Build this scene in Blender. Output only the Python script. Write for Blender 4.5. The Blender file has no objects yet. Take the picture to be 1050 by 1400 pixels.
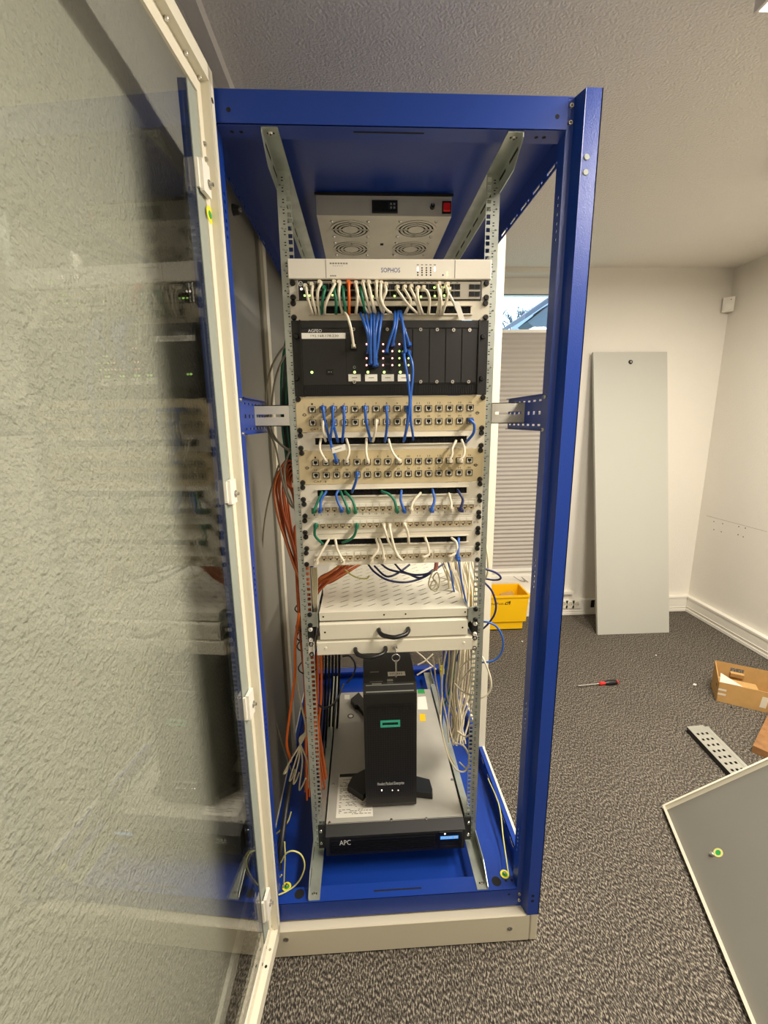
import bpy, bmesh, math, random
from mathutils import Vector, Matrix
random.seed(7)
C = bpy.context.scene.collection
PI = math.pi

# ------------------------------------------------------------------ camera
# rack coordinates are millimetres: X right, Y away from the camera, Z up, floor at -175
FZ = -175.0
CF, CX, CY, CZ = 589.77, -77.08, -1123.7, 1316.7
YAW, PIT, ROL = 0.0484, -0.2083, -0.0127
_f = Vector((math.sin(YAW)*math.cos(PIT), math.cos(YAW)*math.cos(PIT), math.sin(PIT)))
_r = Vector((math.cos(YAW), -math.sin(YAW), 0))
_u = _r.cross(_f)
_r, _u = _r*math.cos(ROL)+_u*math.sin(ROL), _u*math.cos(ROL)-_r*math.sin(ROL)
def W(x, y, z): return Vector((x/1000, y/1000, (z-FZ)/1000))
cam_d = bpy.data.cameras.new('camera'); cam = bpy.data.objects.new('camera', cam_d); C.objects.link(cam)
cam_d.sensor_fit = 'HORIZONTAL'; cam_d.sensor_width = 36.0; cam_d.lens = CF/1050*36.0
cam_d.clip_start = 0.02; cam_d.clip_end = 200
M = Matrix((_r, _u, -_f)).transposed().to_4x4(); M.translation = W(CX, CY, CZ)
cam.matrix_world = M
bpy.context.scene.camera = cam

# ------------------------------------------------------------------ world, lights, exposure
sc = bpy.context.scene
sc.view_settings.view_transform = 'Standard'; sc.view_settings.look = 'None'
sc.view_settings.gamma = 1.0; sc.view_settings.use_curve_mapping = False
sc.view_settings.exposure = 0.14
wd = bpy.data.worlds.new('sky'); sc.world = wd; wd.use_nodes = True
bg = wd.node_tree.nodes['Background']
bg.inputs['Color'].default_value = (0.62, 0.82, 1.0, 1); bg.inputs['Strength'].default_value = 4.5
def ceiling_lamp(x, y, z, sx, sy, power):
    d = bpy.data.lights.new('lamp_light', 'AREA'); d.shape = 'RECTANGLE'; d.size = sx/1000; d.size_y = sy/1000
    d.energy = power; d.color = (1.0, 0.915, 0.80)
    o = bpy.data.objects.new('lamp_light', d); C.objects.link(o); o.location = W(x, y, z)
    return o
LAMPS = [(986, -572, 2211, 60.0), (1790, 150, 2211, 36.0), (986, -2500, 2211, 9.0)]  # last two are added out of view: right-hand balance and frontal fill
for lx, ly, lz, pw in LAMPS: ceiling_lamp(lx, ly, lz, 280, 1180, pw)

# ------------------------------------------------------------------ pixel helpers (1050 x 1400): a point of the photo at a given depth or height
def _ray(px, py): return _f + _r*((px-525)/CF) + _u*((700-py)/CF)
def P(px, py, y):
    d = _ray(px, py); t = (y-CY)/d.y; return (CX+d.x*t, y, CZ+d.z*t)
def Pz(px, py, z):
    d = _ray(px, py); t = (z-CZ)/d.z; return (CX+d.x*t, CY+d.y*t, z)
def Px(px, py, x):
    d = _ray(px, py); t = (x-CX)/d.x; return (x, CY+d.y*t, CZ+d.z*t)

# ------------------------------------------------------------------ materials
def s2l(c):
    return tuple(((v/255)/12.92 if v/255 <= 0.04045 else ((v/255+0.055)/1.055)**2.4) for v in c)
MATS = {}
def mat(name, rgb, rough=0.5, metal=0.0, bump=None, var=None, spec=0.5, emit=None):
    """rgb sRGB 0-255; bump=(scale,strength,distance); var=(scale, amount)"""
    m = bpy.data.materials.new(name); m.use_nodes = True; nt = m.node_tree
    b = nt.nodes['Principled BSDF']; col = (*s2l(rgb), 1)
    b.inputs['Base Color'].default_value = col
    b.inputs['Roughness'].default_value = rough; b.inputs['Metallic'].default_value = metal
    b.inputs['Specular IOR Level'].default_value = spec
    tc = nt.nodes.new('ShaderNodeTexCoord')
    if var:
        n = nt.nodes.new('ShaderNodeTexNoise'); n.inputs['Scale'].default_value = var[0]; n.inputs['Detail'].default_value = 4
        nt.links.new(tc.outputs['Object'], n.inputs['Vector'])
        r = nt.nodes.new('ShaderNodeValToRGB')
        r.color_ramp.elements[0].position = 0.3; r.color_ramp.elements[1].position = 0.7
        r.color_ramp.elements[0].color = tuple(max(0, v*(1-var[1])) for v in col[:3])+(1,)
        r.color_ramp.elements[1].color = tuple(min(1, v*(1+var[1])) for v in col[:3])+(1,)
        nt.links.new(n.outputs['Fac'], r.inputs['Fac']); nt.links.new(r.outputs['Color'], b.inputs['Base Color'])
    if bump:
        n = nt.nodes.new('ShaderNodeTexNoise'); n.inputs['Scale'].default_value = bump[0]; n.inputs['Detail'].default_value = 3
        nt.links.new(tc.outputs['Object'], n.inputs['Vector'])
        bp = nt.nodes.new('ShaderNodeBump'); bp.inputs['Strength'].default_value = bump[1]; bp.inputs['Distance'].default_value = bump[2]
        nt.links.new(n.outputs['Fac'], bp.inputs['Height']); nt.links.new(bp.outputs['Normal'], b.inputs['Normal'])
    if emit:
        b.inputs['Emission Color'].default_value = (*s2l(emit[0]), 1); b.inputs['Emission Strength'].default_value = emit[1]
    MATS[name] = m; return m
mat('blue_paint', (16, 56, 145), 0.36, bump=(900, 0.12, 0.0006))
mat('blue_hammer', (16, 56, 145), 0.34, bump=(330, 0.30, 0.0012))
mat('cream_paint', (226, 220, 200), 0.42, bump=(900, 0.05, 0.0004))
mat('grey_paint', (186, 186, 176), 0.45, bump=(700, 0.06, 0.0004))
mat('plinth_cream_dim', (206, 198, 177), 0.45, bump=(900, 0.05, 0.0004))  # cream paint darkened; the weaker light low down is put into the colour
mat('case_zinc', (184, 181, 170), 0.42, 0.2, var=(9, 0.07))
mat('blind_fabric', (186, 180, 172), 0.8)
mat('tray_zinc', (172, 171, 160), 0.42, 0.3, var=(12, 0.08))
mat('dark_hose', (52, 50, 46), 0.6)
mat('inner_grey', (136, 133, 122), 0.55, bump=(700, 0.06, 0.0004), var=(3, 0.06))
mat('gasket_grey', (150, 156, 146), 0.6)
mat('zinc', (188, 194, 186), 0.34, 0.75, var=(18, 0.14))
mat('zinc_plate', (206, 202, 188), 0.42, 0.2, var=(9, 0.07))
mat('steel', (205, 203, 196), 0.25, 0.9)
mat('chrome', (225, 225, 225), 0.12, 1.0)
mat('black_plastic', (20, 20, 20), 0.32)
mat('black_matte', (25, 24, 23), 0.6)
mat('black_metal', (27, 26, 24), 0.48, bump=(800, 0.05, 0.0004))
mat('hole_black', (8, 8, 8), 0.8)
mat('brush_black', (16, 16, 16), 0.9, bump=(600, 0.8, 0.002))
mat('panel_tan', (206, 188, 146), 0.45)
mat('panel_white', (226, 219, 200), 0.42)
mat('panel_offwhite', (222, 214, 194), 0.42)
mat('firewall_white', (232, 226, 212), 0.4)
mat('switch_grey', (168, 162, 148), 0.42, 0.3)
mat('bezel_light', (214, 206, 184), 0.4)
mat('bezel_tan', (200, 184, 152), 0.45)
mat('jack_brown', (70, 58, 44), 0.5)
mat('label_white', (238, 235, 222), 0.55)
mat('ink_black', (24, 24, 26), 0.6)
mat('ink_grey', (140, 136, 126), 0.6)
mat('ink_blue', (32, 58, 136), 0.5)
mat('ink_white', (228, 228, 224), 0.5)
mat('wire_white', (226, 216, 192), 0.42)
mat('wire_cream', (208, 198, 166), 0.45)
mat('wire_blue', (40, 92, 176), 0.36)
mat('wire_navy', (28, 40, 92), 0.38)
mat('wire_green', (24, 112, 82), 0.4)
mat('wire_orange', (226, 108, 34), 0.42)
mat('wire_pale_orange', (206, 116, 62), 0.45)
mat('wire_duct_orange', (178, 84, 36), 0.5)
mat('wire_grey', (150, 142, 122), 0.5)
mat('wire_black', (26, 26, 28), 0.45)
mat('wire_pink', (216, 142, 132), 0.5)
mat('wire_yellow', (204, 200, 122), 0.45)
mat('teal', (62, 178, 148), 0.4)
mat('lcd_blue', (40, 90, 150), 0.3, emit=((70, 150, 230), 1.2))
mat('led_green', (200, 240, 140), 0.4, emit=((196, 255, 120), 2.6))
mat('led_white', (255, 235, 225), 0.4, emit=((255, 232, 215), 4.0))
mat('led_red', (255, 190, 180), 0.4, emit=((255, 170, 160), 3.2))
mat('switch_red', (150, 24, 16), 0.3, emit=((160, 20, 12), 0.25))
mat('sticker_yellow', (238, 226, 46), 0.5)
mat('sticker_green', (40, 150, 70), 0.5)
mat('paper', (226, 222, 208), 0.7)
mat('crate_yellow', (250, 196, 12), 0.42)
mat('cardboard', (186, 146, 88), 0.85, bump=(160, 0.12, 0.001), var=(22, 0.07))
mat('cardboard_dark', (120, 88, 48), 0.9)
mat('wood', (146, 104, 62), 0.7, var=(30, 0.25))
mat('red_plastic', (214, 40, 40), 0.35)
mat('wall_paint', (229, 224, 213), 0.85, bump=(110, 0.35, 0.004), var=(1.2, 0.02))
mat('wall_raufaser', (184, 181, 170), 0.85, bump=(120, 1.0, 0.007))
mat('panel_back_dim', (110, 108, 100), 0.6, bump=(700, 0.06, 0.0004), var=(3, 0.05))  # darker copy of the inner grey; the sheet's dimness is in its colour
mat('ceiling_paint', (234, 229, 219), 0.9, bump=(130, 0.8, 0.007))
mat('white_plastic', (236, 232, 220), 0.4)
mat('window_white', (238, 236, 228), 0.35)
mat('diffuser', (240, 236, 226), 0.5, emit=((255, 240, 215), 3.0))
mat('lamp_body', (214, 210, 200), 0.5)
mat('slate', (58, 66, 80), 0.7, var=(4, 0.2))
mat('render_wall', (120, 136, 160), 0.8)
mat('bark', (70, 82, 92), 0.9)
mat('grass', (110, 128, 110), 0.95)
mat('asphalt', (120, 122, 124), 0.9)

def carpet():
    m = bpy.data.materials.new('carpet'); m.use_nodes = True; nt = m.node_tree; b = nt.nodes['Principled BSDF']
    b.inputs['Roughness'].default_value = 0.95; b.inputs['Specular IOR Level'].default_value = 0.15
    tc = nt.nodes.new('ShaderNodeTexCoord'); mp = nt.nodes.new('ShaderNodeMapping')
    mp.inputs['Rotation'].default_value = (0, 0, 0.25); mp.inputs['Scale'].default_value = (1.0, 0.42, 1.0)
    nt.links.new(tc.outputs['Object'], mp.inputs['Vector'])
    n = nt.nodes.new('ShaderNodeTexNoise'); n.inputs['Scale'].default_value = 270; n.inputs['Detail'].default_value = 3
    nt.links.new(mp.outputs['Vector'], n.inputs['Vector'])
    r = nt.nodes.new('ShaderNodeValToRGB'); cr = r.color_ramp
    cr.elements[0].position = 0.40; cr.elements[0].color = (*s2l((50, 46, 42)), 1)
    e = cr.elements.new(0.52); e.color = (*s2l((94, 88, 80)), 1)
    cr.elements[2].position = 0.64; cr.elements[2].color = (*s2l((166, 157, 142)), 1)
    nt.links.new(n.outputs['Fac'], r.inputs['Fac'])
    n2 = nt.nodes.new('ShaderNodeTexNoise'); n2.inputs['Scale'].default_value = 3.0
    nt.links.new(tc.outputs['Object'], n2.inputs['Vector'])
    mx = nt.nodes.new('ShaderNodeMixRGB'); mx.blend_type = 'MULTIPLY'; mx.inputs['Fac'].default_value = 0.25
    nt.links.new(r.outputs['Color'], mx.inputs['Color1']); nt.links.new(n2.outputs['Fac'], mx.inputs['Color2'])
    nt.links.new(mx.outputs['Color'], b.inputs['Base Color'])
    bp = nt.nodes.new('ShaderNodeBump'); bp.inputs['Strength'].default_value = 0.7; bp.inputs['Distance'].default_value = 0.004
    nt.links.new(n.outputs['Fac'], bp.inputs['Height']); nt.links.new(bp.outputs['Normal'], b.inputs['Normal'])
    MATS['carpet'] = m
carpet()
def glass(name, tint):
    m = bpy.data.materials.new(name); m.use_nodes = True; nt = m.node_tree
    for n in list(nt.nodes): nt.nodes.remove(n)
    o = nt.nodes.new('ShaderNodeOutputMaterial'); t = nt.nodes.new('ShaderNodeBsdfTransparent'); t.inputs['Color'].default_value = (*tint, 1)
    g = nt.nodes.new('ShaderNodeBsdfGlossy'); g.inputs['Roughness'].default_value = 0.0; g.inputs['Color'].default_value = (1, 1, 1, 1)
    lw = nt.nodes.new('ShaderNodeLayerWeight'); lw.inputs['Blend'].default_value = 0.5
    p = nt.nodes.new('ShaderNodeMath'); p.operation = 'POWER'; p.inputs[1].default_value = 5.0
    nt.links.new(lw.outputs['Facing'], p.inputs[0])
    ma = nt.nodes.new('ShaderNodeMath'); ma.operation = 'MULTIPLY_ADD'; ma.inputs[1].default_value = 0.96; ma.inputs[2].default_value = 0.04
    nt.links.new(p.outputs[0], ma.inputs[0])
    mx = nt.nodes.new('ShaderNodeMixShader'); nt.links.new(ma.outputs[0], mx.inputs['Fac'])
    nt.links.new(t.outputs[0], mx.inputs[1]); nt.links.new(g.outputs[0], mx.inputs[2]); nt.links.new(mx.outputs[0], o.inputs['Surface'])
    MATS[name] = m
glass('door_glass', (0.90, 0.915, 0.893)); glass('window_glass', (0.97, 0.985, 0.99))
def hexmesh():
    m = bpy.data.materials.new('hex_grille'); m.use_nodes = True; nt = m.node_tree; b = nt.nodes['Principled BSDF']
    b.inputs['Roughness'].default_value = 0.4
    tc = nt.nodes.new('ShaderNodeTexCoord'); mp = nt.nodes.new('ShaderNodeMapping'); mp.inputs['Scale'].default_value = (1, 0.001, 1)
    nt.links.new(tc.outputs['Object'], mp.inputs['Vector'])
    v = nt.nodes.new('ShaderNodeTexVoronoi'); v.feature = 'DISTANCE_TO_EDGE'; v.inputs['Scale'].default_value = 130; v.inputs['Randomness'].default_value = 0.25
    nt.links.new(mp.outputs['Vector'], v.inputs['Vector'])
    r = nt.nodes.new('ShaderNodeValToRGB'); r.color_ramp.elements[0].position = 0.05; r.color_ramp.elements[1].position = 0.16
    r.color_ramp.elements[0].color = (0.018, 0.018, 0.017, 1); r.color_ramp.elements[1].color = (0.001, 0.001, 0.001, 1)
    nt.links.new(v.outputs['Distance'], r.inputs['Fac']); nt.links.new(r.outputs['Color'], b.inputs['Base Color'])
    MATS['hex_grille'] = m
hexmesh()

# ------------------------------------------------------------------ mesh builder
class MB:
    def __init__(s): s.v = []; s.f = []; s.m = []; s.sm = []
    def add(s, vs, fs, mi=0, smooth=False):
        b = len(s.v); s.v += [tuple(v) for v in vs]
        for f in fs: s.f.append([b+i for i in f]); s.m.append(mi); s.sm.append(smooth)
        return s
    def box(s, x0, x1, y0, y1, z0, z1, mi=0):
        x0, x1 = min(x0, x1), max(x0, x1); y0, y1 = min(y0, y1), max(y0, y1); z0, z1 = min(z0, z1), max(z0, z1)
        return s.add([(x0,y0,z0),(x1,y0,z0),(x1,y1,z0),(x0,y1,z0),(x0,y0,z1),(x1,y0,z1),(x1,y1,z1),(x0,y1,z1)],
              [(0,3,2,1),(4,5,6,7),(0,1,5,4),(1,2,6,5),(2,3,7,6),(3,0,4,7)], mi)
    def bbox(s, x0, x1, y0, y1, z0, z1, b=2.0, mi=0):
        """box with chamfered front (-Y) edges"""
        vs = [(x0,y1,z0),(x1,y1,z0),(x1,y1,z1),(x0,y1,z1),(x0,y0+b,z0),(x1,y0+b,z0),(x1,y0+b,z1),(x0,y0+b,z1),
              (x0+b,y0,z0+b),(x1-b,y0,z0+b),(x1-b,y0,z1-b),(x0+b,y0,z1-b)]
        fs = [(3,2,1,0),(0,1,5,4),(1,2,6,5),(2,3,7,6),(3,0,4,7),(4,5,9,8),(5,6,10,9),(6,7,11,10),(7,4,8,11),(8,9,10,11)]
        return s.add(vs, fs, mi)
    def obox(s, o, a, b, c, mi=0):
        """box from corner o along three edge vectors"""
        o, a, b, c = map(Vector, (o, a, b, c))
        vs = [o, o+a, o+a+b, o+b, o+c, o+a+c, o+a+b+c, o+b+c]
        fs = [(0,3,2,1),(4,5,6,7),(0,1,5,4),(1,2,6,5),(2,3,7,6),(3,0,4,7)]
        if a.cross(b).dot(c) < 0: fs = [f[::-1] for f in fs]
        return s.add(vs, fs, mi)
    def cyl(s, c, ax, r, l, n=12, mi=0, r2=None, cap=True):
        c = Vector(c); ax = Vector(ax).normalized(); t = Vector((0, 0, 1)) if abs(ax.z) < 0.9 else Vector((1, 0, 0))
        u = ax.cross(t).normalized(); w = ax.cross(u); r2 = r if r2 is None else r2; vs = []
        for k in range(n):
            a = 2*PI*k/n; d = u*math.cos(a)+w*math.sin(a); vs += [c+d*r, c+ax*l+d*r2]
        fs = [(2*k, 2*((k+1) % n), 2*((k+1) % n)+1, 2*k+1) for k in range(n)]
        s.add(vs, fs, mi, True)
        if cap:
            s.add([vs[2*k] for k in range(n)], [tuple(range(n))[::-1]], mi); s.add([vs[2*k+1] for k in range(n)], [tuple(range(n))], mi)
        return s
    def ring(s, c, ax, r0, r1, l, n=20, mi=0):
        c = Vector(c); ax = Vector(ax).normalized(); t = Vector((0, 0, 1)) if abs(ax.z) < 0.9 else Vector((1, 0, 0))
        u = ax.cross(t).normalized(); w = ax.cross(u); vs = []
        for k in range(n):
            a = 2*PI*k/n; d = u*math.cos(a)+w*math.sin(a); vs += [c+d*r0, c+d*r1, c+d*r1+ax*l, c+d*r0+ax*l]
        fs = []
        for k in range(n):
            i, j = 4*k, 4*((k+1) % n)
            for q in range(4): fs.append((i+q, i+(q+1) % 4, j+(q+1) % 4, j+q))
        return s.add(vs, fs, mi)
    def tube(s, pts, r, n=6, mi=0, seg=5, smooth=True):
        pts = [Vector(p) for p in pts]; q = catmull(pts, seg) if smooth and len(pts) > 2 else pts
        vs = []; prev = None
        for i, p in enumerate(q):
            t = (q[min(i+1, len(q)-1)]-q[max(i-1, 0)])
            if t.length < 1e-6: t = Vector((0, 0, 1))
            t.normalize()
            if prev is None:
                a = Vector((0, 0, 1)) if abs(t.z) < 0.9 else Vector((1, 0, 0)); u = t.cross(a).normalized()
            else:
                u = prev - t*prev.dot(t)
                u = u.normalized() if u.length > 1e-6 else t.orthogonal().normalized()
            prev = u; w = t.cross(u)
            for k in range(n):
                a = 2*PI*k/n; vs.append(p+(u*math.cos(a)+w*math.sin(a))*r)
        fs = []
        for i in range(len(q)-1):
            for k in range(n): fs.append((i*n+k, i*n+(k+1) % n, (i+1)*n+(k+1) % n, (i+1)*n+k))
        s.add(vs, fs, mi, True)
        L = len(q)-1
        s.add(vs[:n], [tuple(range(n))[::-1]], mi); s.add(vs[L*n:], [tuple(range(n))], mi)
        return s
    def prism(s, poly, ax, a0, a1, mi=0):
        """polygon (2D) extruded along axis 'x','y','z' from a0 to a1"""
        def m3(p, a):
            return {'z': (p[0], p[1], a), 'y': (p[0], a, p[1]), 'x': (a, p[0], p[1])}[ax]
        n = len(poly); vs = [m3(p, a0) for p in poly]+[m3(p, a1) for p in poly]
        fs = [tuple(range(n))[::-1], tuple(range(n, 2*n))]+[(k, (k+1) % n, n+(k+1) % n, n+k) for k in range(n)]
        return s.add(vs, fs, mi)
    def strip(s, line, z0, z1, th=2.0, mi=0):
        """thin vertical sheet following an XY polyline"""
        for a, b in zip(line[:-1], line[1:]):
            a = Vector((*a, 0)); b = Vector((*b, 0)); d = (b-a).normalized(); nn = Vector((-d.y, d.x, 0))*th/2
            s.obox((a-nn-d*th/2+Vector((0, 0, z0))), b-a+d*th, nn*2, Vector((0, 0, z1-z0)), mi)
        return s
    def cell(s, o, U, V, hole, T, mi=0):
        """rectangular cell (corner o, edges U,V) with a convex hole given as list of (u,v) in 0..1, thickness vector T; hole has 4k points counter-clockwise starting near corner 0"""
        o, U, V, T = map(Vector, (o, U, V, T)); outer = [(0,0),(1,0),(1,1),(0,1)]; k = len(hole)//4
        O = [o+U*a+V*b for a, b in outer]; H = [o+U*a+V*b for a, b in hole]; n = len(H)
        vs = O+H+[p+T for p in O]+[p+T for p in H]; fs = []; B = 4+n
        for c in range(4):
            i0 = c*k; c2 = (c+1) % 4; ch = [4+((i0+j) % n) for j in range(k+1)]
            f = [c, c2]+ch[::-1]; fs.append(tuple(f)); fs.append(tuple(B+i for i in f[::-1]))
        for j in range(n): a, b = 4+j, 4+(j+1) % n; fs.append((a, b, B+b, B+a))
        return s.add(vs, fs, mi)
    def build(s, name, mats, parent=None, origin=None, sharp=False):
        if isinstance(mats, str): mats = [mats]
        o0 = Vector(origin) if origin is not None else (Vector(parent['_mm']) if parent is not None else Vector((0, 0, FZ)))
        me = bpy.data.meshes.new(name)
        me.from_pydata([((x-o0.x)/1000, (y-o0.y)/1000, (z-o0.z)/1000) for x, y, z in s.v], [], s.f)
        for m in mats: me.materials.append(MATS[m])
        me.polygons.foreach_set('material_index', s.m); me.polygons.foreach_set('use_smooth', s.sm); me.update()
        ob = bpy.data.objects.new(name, me); C.objects.link(ob)
        if parent is not None:
            ob.parent = parent; ob.location = (o0-Vector(parent['_mm']))/1000; ob['_mm'] = tuple(o0)
        else:
            ob.location = W(*o0); ob['_mm'] = tuple(o0)
        return ob
def catmull(p, seg):
    q = []
    for i in range(len(p)-1):
        a = p[i-1] if i > 0 else p[0]*2-p[1]; b, c = p[i], p[i+1]; d = p[i+2] if i+2 < len(p) else p[-1]*2-p[-2]
        for k in range(seg):
            t = k/seg; q.append(0.5*((2*b)+(c-a)*t+(2*a-5*b+4*c-d)*t*t+(3*b-a-3*c+d)*t**3))
    q.append(p[-1]); return q
def tag(o, label, cat, group=None, kind=None):
    if label: o['label'] = label
    if cat: o['category'] = cat
    if group: o['group'] = group
    if kind: o['kind'] = kind
    return o
def thing(name, label, cat, mm, group=None):
    o = bpy.data.objects.new(name, None); C.objects.link(o); o.location = W(*mm); o['_mm'] = tuple(mm); o.empty_display_size = 0.05
    return tag(o, label, cat, group)
def struct(o): o['kind'] = 'structure'; return o
def inst(src, parent, mm, name=None, rot=None):
    """another copy of a piece that shares its mesh"""
    o = src.copy(); C.objects.link(o); o.parent = parent; o.location = (Vector(mm)-Vector(parent['_mm']))/1000; o['_mm'] = tuple(mm)
    if rot is not None: o.rotation_euler = rot
    return o
PROTO = {}
def piece(key, fn, mats, parent, mm, name, rot=None):
    """build a small repeated piece once around its own origin, then share the mesh"""
    if key not in PROTO:
        b = MB(); fn(b); o = b.build(name, mats, None, (0, 0, 0)); PROTO[key] = o.data; bpy.data.objects.remove(o)
    o = bpy.data.objects.new(name, PROTO[key]); C.objects.link(o); o['_mm'] = tuple(mm)
    if parent is not None:
        o.parent = parent; o.location = (Vector(mm)-Vector(parent['_mm']))/1000
    else: o.location = W(*mm)
    if rot is not None: o.rotation_euler = rot
    return o
def text(name, body, x0, x1, z0, z1, y, m, parent, face='front', line=None, th=0.25, keep=False):
    """lettering stretched to a box; face 'front' looks to -Y (z0,z1 heights), 'up' looks to +Z (z0,z1 are Y values, y is the height), 'left' for +X looking"""
    cu = bpy.data.curves.new('t', 'FONT'); cu.body = body; cu.resolution_u = 2
    if line: cu.space_line = line
    ob = bpy.data.objects.new('t', cu); C.objects.link(ob)
    dg = bpy.context.evaluated_depsgraph_get(); me = bpy.data.meshes.new_from_object(ob.evaluated_get(dg))
    bpy.data.objects.remove(ob); bpy.data.curves.remove(cu)
    vs = [v.co.copy() for v in me.vertices]; fs = [tuple(p.vertices) for p in me.polygons]; bpy.data.meshes.remove(me)
    ax0, ax1 = min(v.x for v in vs), max(v.x for v in vs); ay0, ay1 = min(v.y for v in vs), max(v.y for v in vs)
    b = MB(); out = []
    for v in vs:
        X = x0+(v.x-ax0)/(ax1-ax0)*(x1-x0); Z = z0+(v.y-ay0)/(ay1-ay0)*(z1-z0)
        out.append((X, y, Z) if face == 'front' else (X, Z, y))
    b.add(out, fs)
    return b.build(name, m, parent)
U = 44.45
def ztop(u): return u*U
def hole_z(u, h): return u*U-(6.35, 22.225, 38.1)[h-1]
ORD = ['zeroth','first','second','third','fourth','fifth','sixth','seventh','eighth','ninth','tenth','eleventh','twelfth','thirteenth','fourteenth','fifteenth','sixteenth','seventeenth','eighteenth','nineteenth','twentieth','21st','22nd','23rd','24th','25th','26th','27th','28th','29th','30th']
# repeated little pieces, all built facing -Y around their own origin
def f_cage_screw(b): b.cyl((0, 0, 0), (0, -1, 0), 6.8, 2.5, 14); b.cyl((0, -2.5, 0), (0, -1, 0), 6.2, 4.5, 14, r2=4.6); b.box(-2.6, 2.6, -7.15, -6.9, -0.7, 0.7, 1); b.box(-0.7, 0.7, -7.15, -6.9, -2.6, 2.6, 1)
def f_silver_screw(b): b.cyl((0, 0, 0), (0, -1, 0), 5.2, 2.6, 12, r2=4.0); b.box(-2.4, 2.4, -2.8, -2.55, -0.6, 0.6, 1); b.box(-0.6, 0.6, -2.8, -2.55, -2.4, 2.4, 1)
def f_ring_screw(b): b.cyl((0, 0, 0), (0, -1, 0), 7.0, 2.0, 14, 1); b.cyl((0, -2, 0), (0, -1, 0), 4.6, 3.0, 12, 0, r2=3.4)
def cage(parent, x, z, y=-2): return piece('cage', f_cage_screw, ['black_plastic', 'hole_black'], parent, (x, y, z), 'screw')
def silver(parent, mm, rot=None): return piece('silver', f_silver_screw, ['steel', 'black_metal'], parent, mm, 'screw', rot)
SX = 232.6
def four_screws(parent, ut, ub, y=-2):
    for sx in (-SX, SX):
        for z in (hole_z(ut, 1), hole_z(ub, 3)): cage(parent, sx+random.uniform(-1.2, 1.2), z, y)

# ------------------------------------------------------------------ the room
XL, XR, YB, YF, ZC = -470.0, 2460.0, 1938.0, -3600.0, 2295.0
b = MB(); b.box(XL-150, XR+150, YF-150, YB+150, FZ-60, FZ); struct(b.build('floor', 'carpet'))
b = MB(); b.box(XL-150, XR+150, YF-150, YB+150, ZC, ZC+80); struct(b.build('ceiling', 'ceiling_paint'))
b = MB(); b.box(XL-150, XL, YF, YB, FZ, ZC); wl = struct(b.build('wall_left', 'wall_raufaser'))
b = MB(); b.box(XR, XR+150, YF, YB, FZ, ZC); wr = struct(b.build('wall_right', 'wall_paint'))
b = MB(); b.box(XL-150, XR+150, YF-150, YF, FZ, ZC); struct(b.build('wall_front', 'wall_paint'))
WX0, WX1, WZ0, WZ1 = 150.0, 1440.0, 108.0, 2262.0
b = MB(); b.box(XL-150, WX0, YB, YB+220, FZ, ZC); b.box(WX1, XR+150, YB, YB+220, FZ, ZC)
b.box(WX0, WX1, YB, YB+220, FZ, WZ0); b.box(WX0, WX1, YB, YB+220, WZ1, ZC); wb = struct(b.build('wall_back', 'wall_paint'))
# drill holes left in the right wall, each a small dark plug hole
for px, py in [(976, 713), (988, 716), (976, 724), (986, 727), (1010, 720), (1019, 722), (1009, 731), (1016, 734)]:
    q = Px(px, py, XR-0.4); b = MB(); b.cyl(q, (1, 0, 0), 4.2, 0.3, 8); b.build('drill_hole', 'jack_brown', wr)
q0, q1 = Px(966, 705, XR-0.3), Px(1049, 727, XR-0.3); b = MB(); b.tube([q0, q1], 0.8, 4, smooth=False); b.build('pencil_line', 'ink_grey', wr)
# window: frame, sashes, glass
YW = YB+110
win = thing('window_1', None, None, (WX0, YW, WZ0)); del win['_mm']; win['_mm'] = (WX0, YW, WZ0); win['kind'] = 'structure'
def frame(b, x0, x1, z0, z1, w, y0, y1):
    b.box(x0, x0+w, y0, y1, z0, z1); b.box(x1-w, x1, y0, y1, z0, z1); b.box(x0+w, x1-w, y0, y1, z0, z0+w); b.box(x0+w, x1-w, y0, y1, z1-w, z1)
b = MB(); frame(b, WX0, WX1, WZ0, WZ1-60, 45, YW, YW+60); b.box(WX0, WX1, YW-2, YW+60, WZ1-60, WZ1); b.build('window_frame', 'window_white', win)
XM = 760.0
for x0, x1 in ((WX0+45, XM), (XM, WX1-45)):
    b = MB(); frame(b, x0, x1, WZ0+45, WZ1-62, 46, YW-14, YW+40); sf = b.build('sash', 'window_white', win)
    b = MB(); frame(b, x0+44, x1-44, WZ0+89, WZ1-106, 5, YW-15, YW-12); b.build('gasket', 'ink_black', sf)
    b = MB(); b.box(x0+40, x1-40, YW+10, YW+16, WZ0+85, WZ1-102); b.build('pane', 'window_glass', sf)
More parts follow.
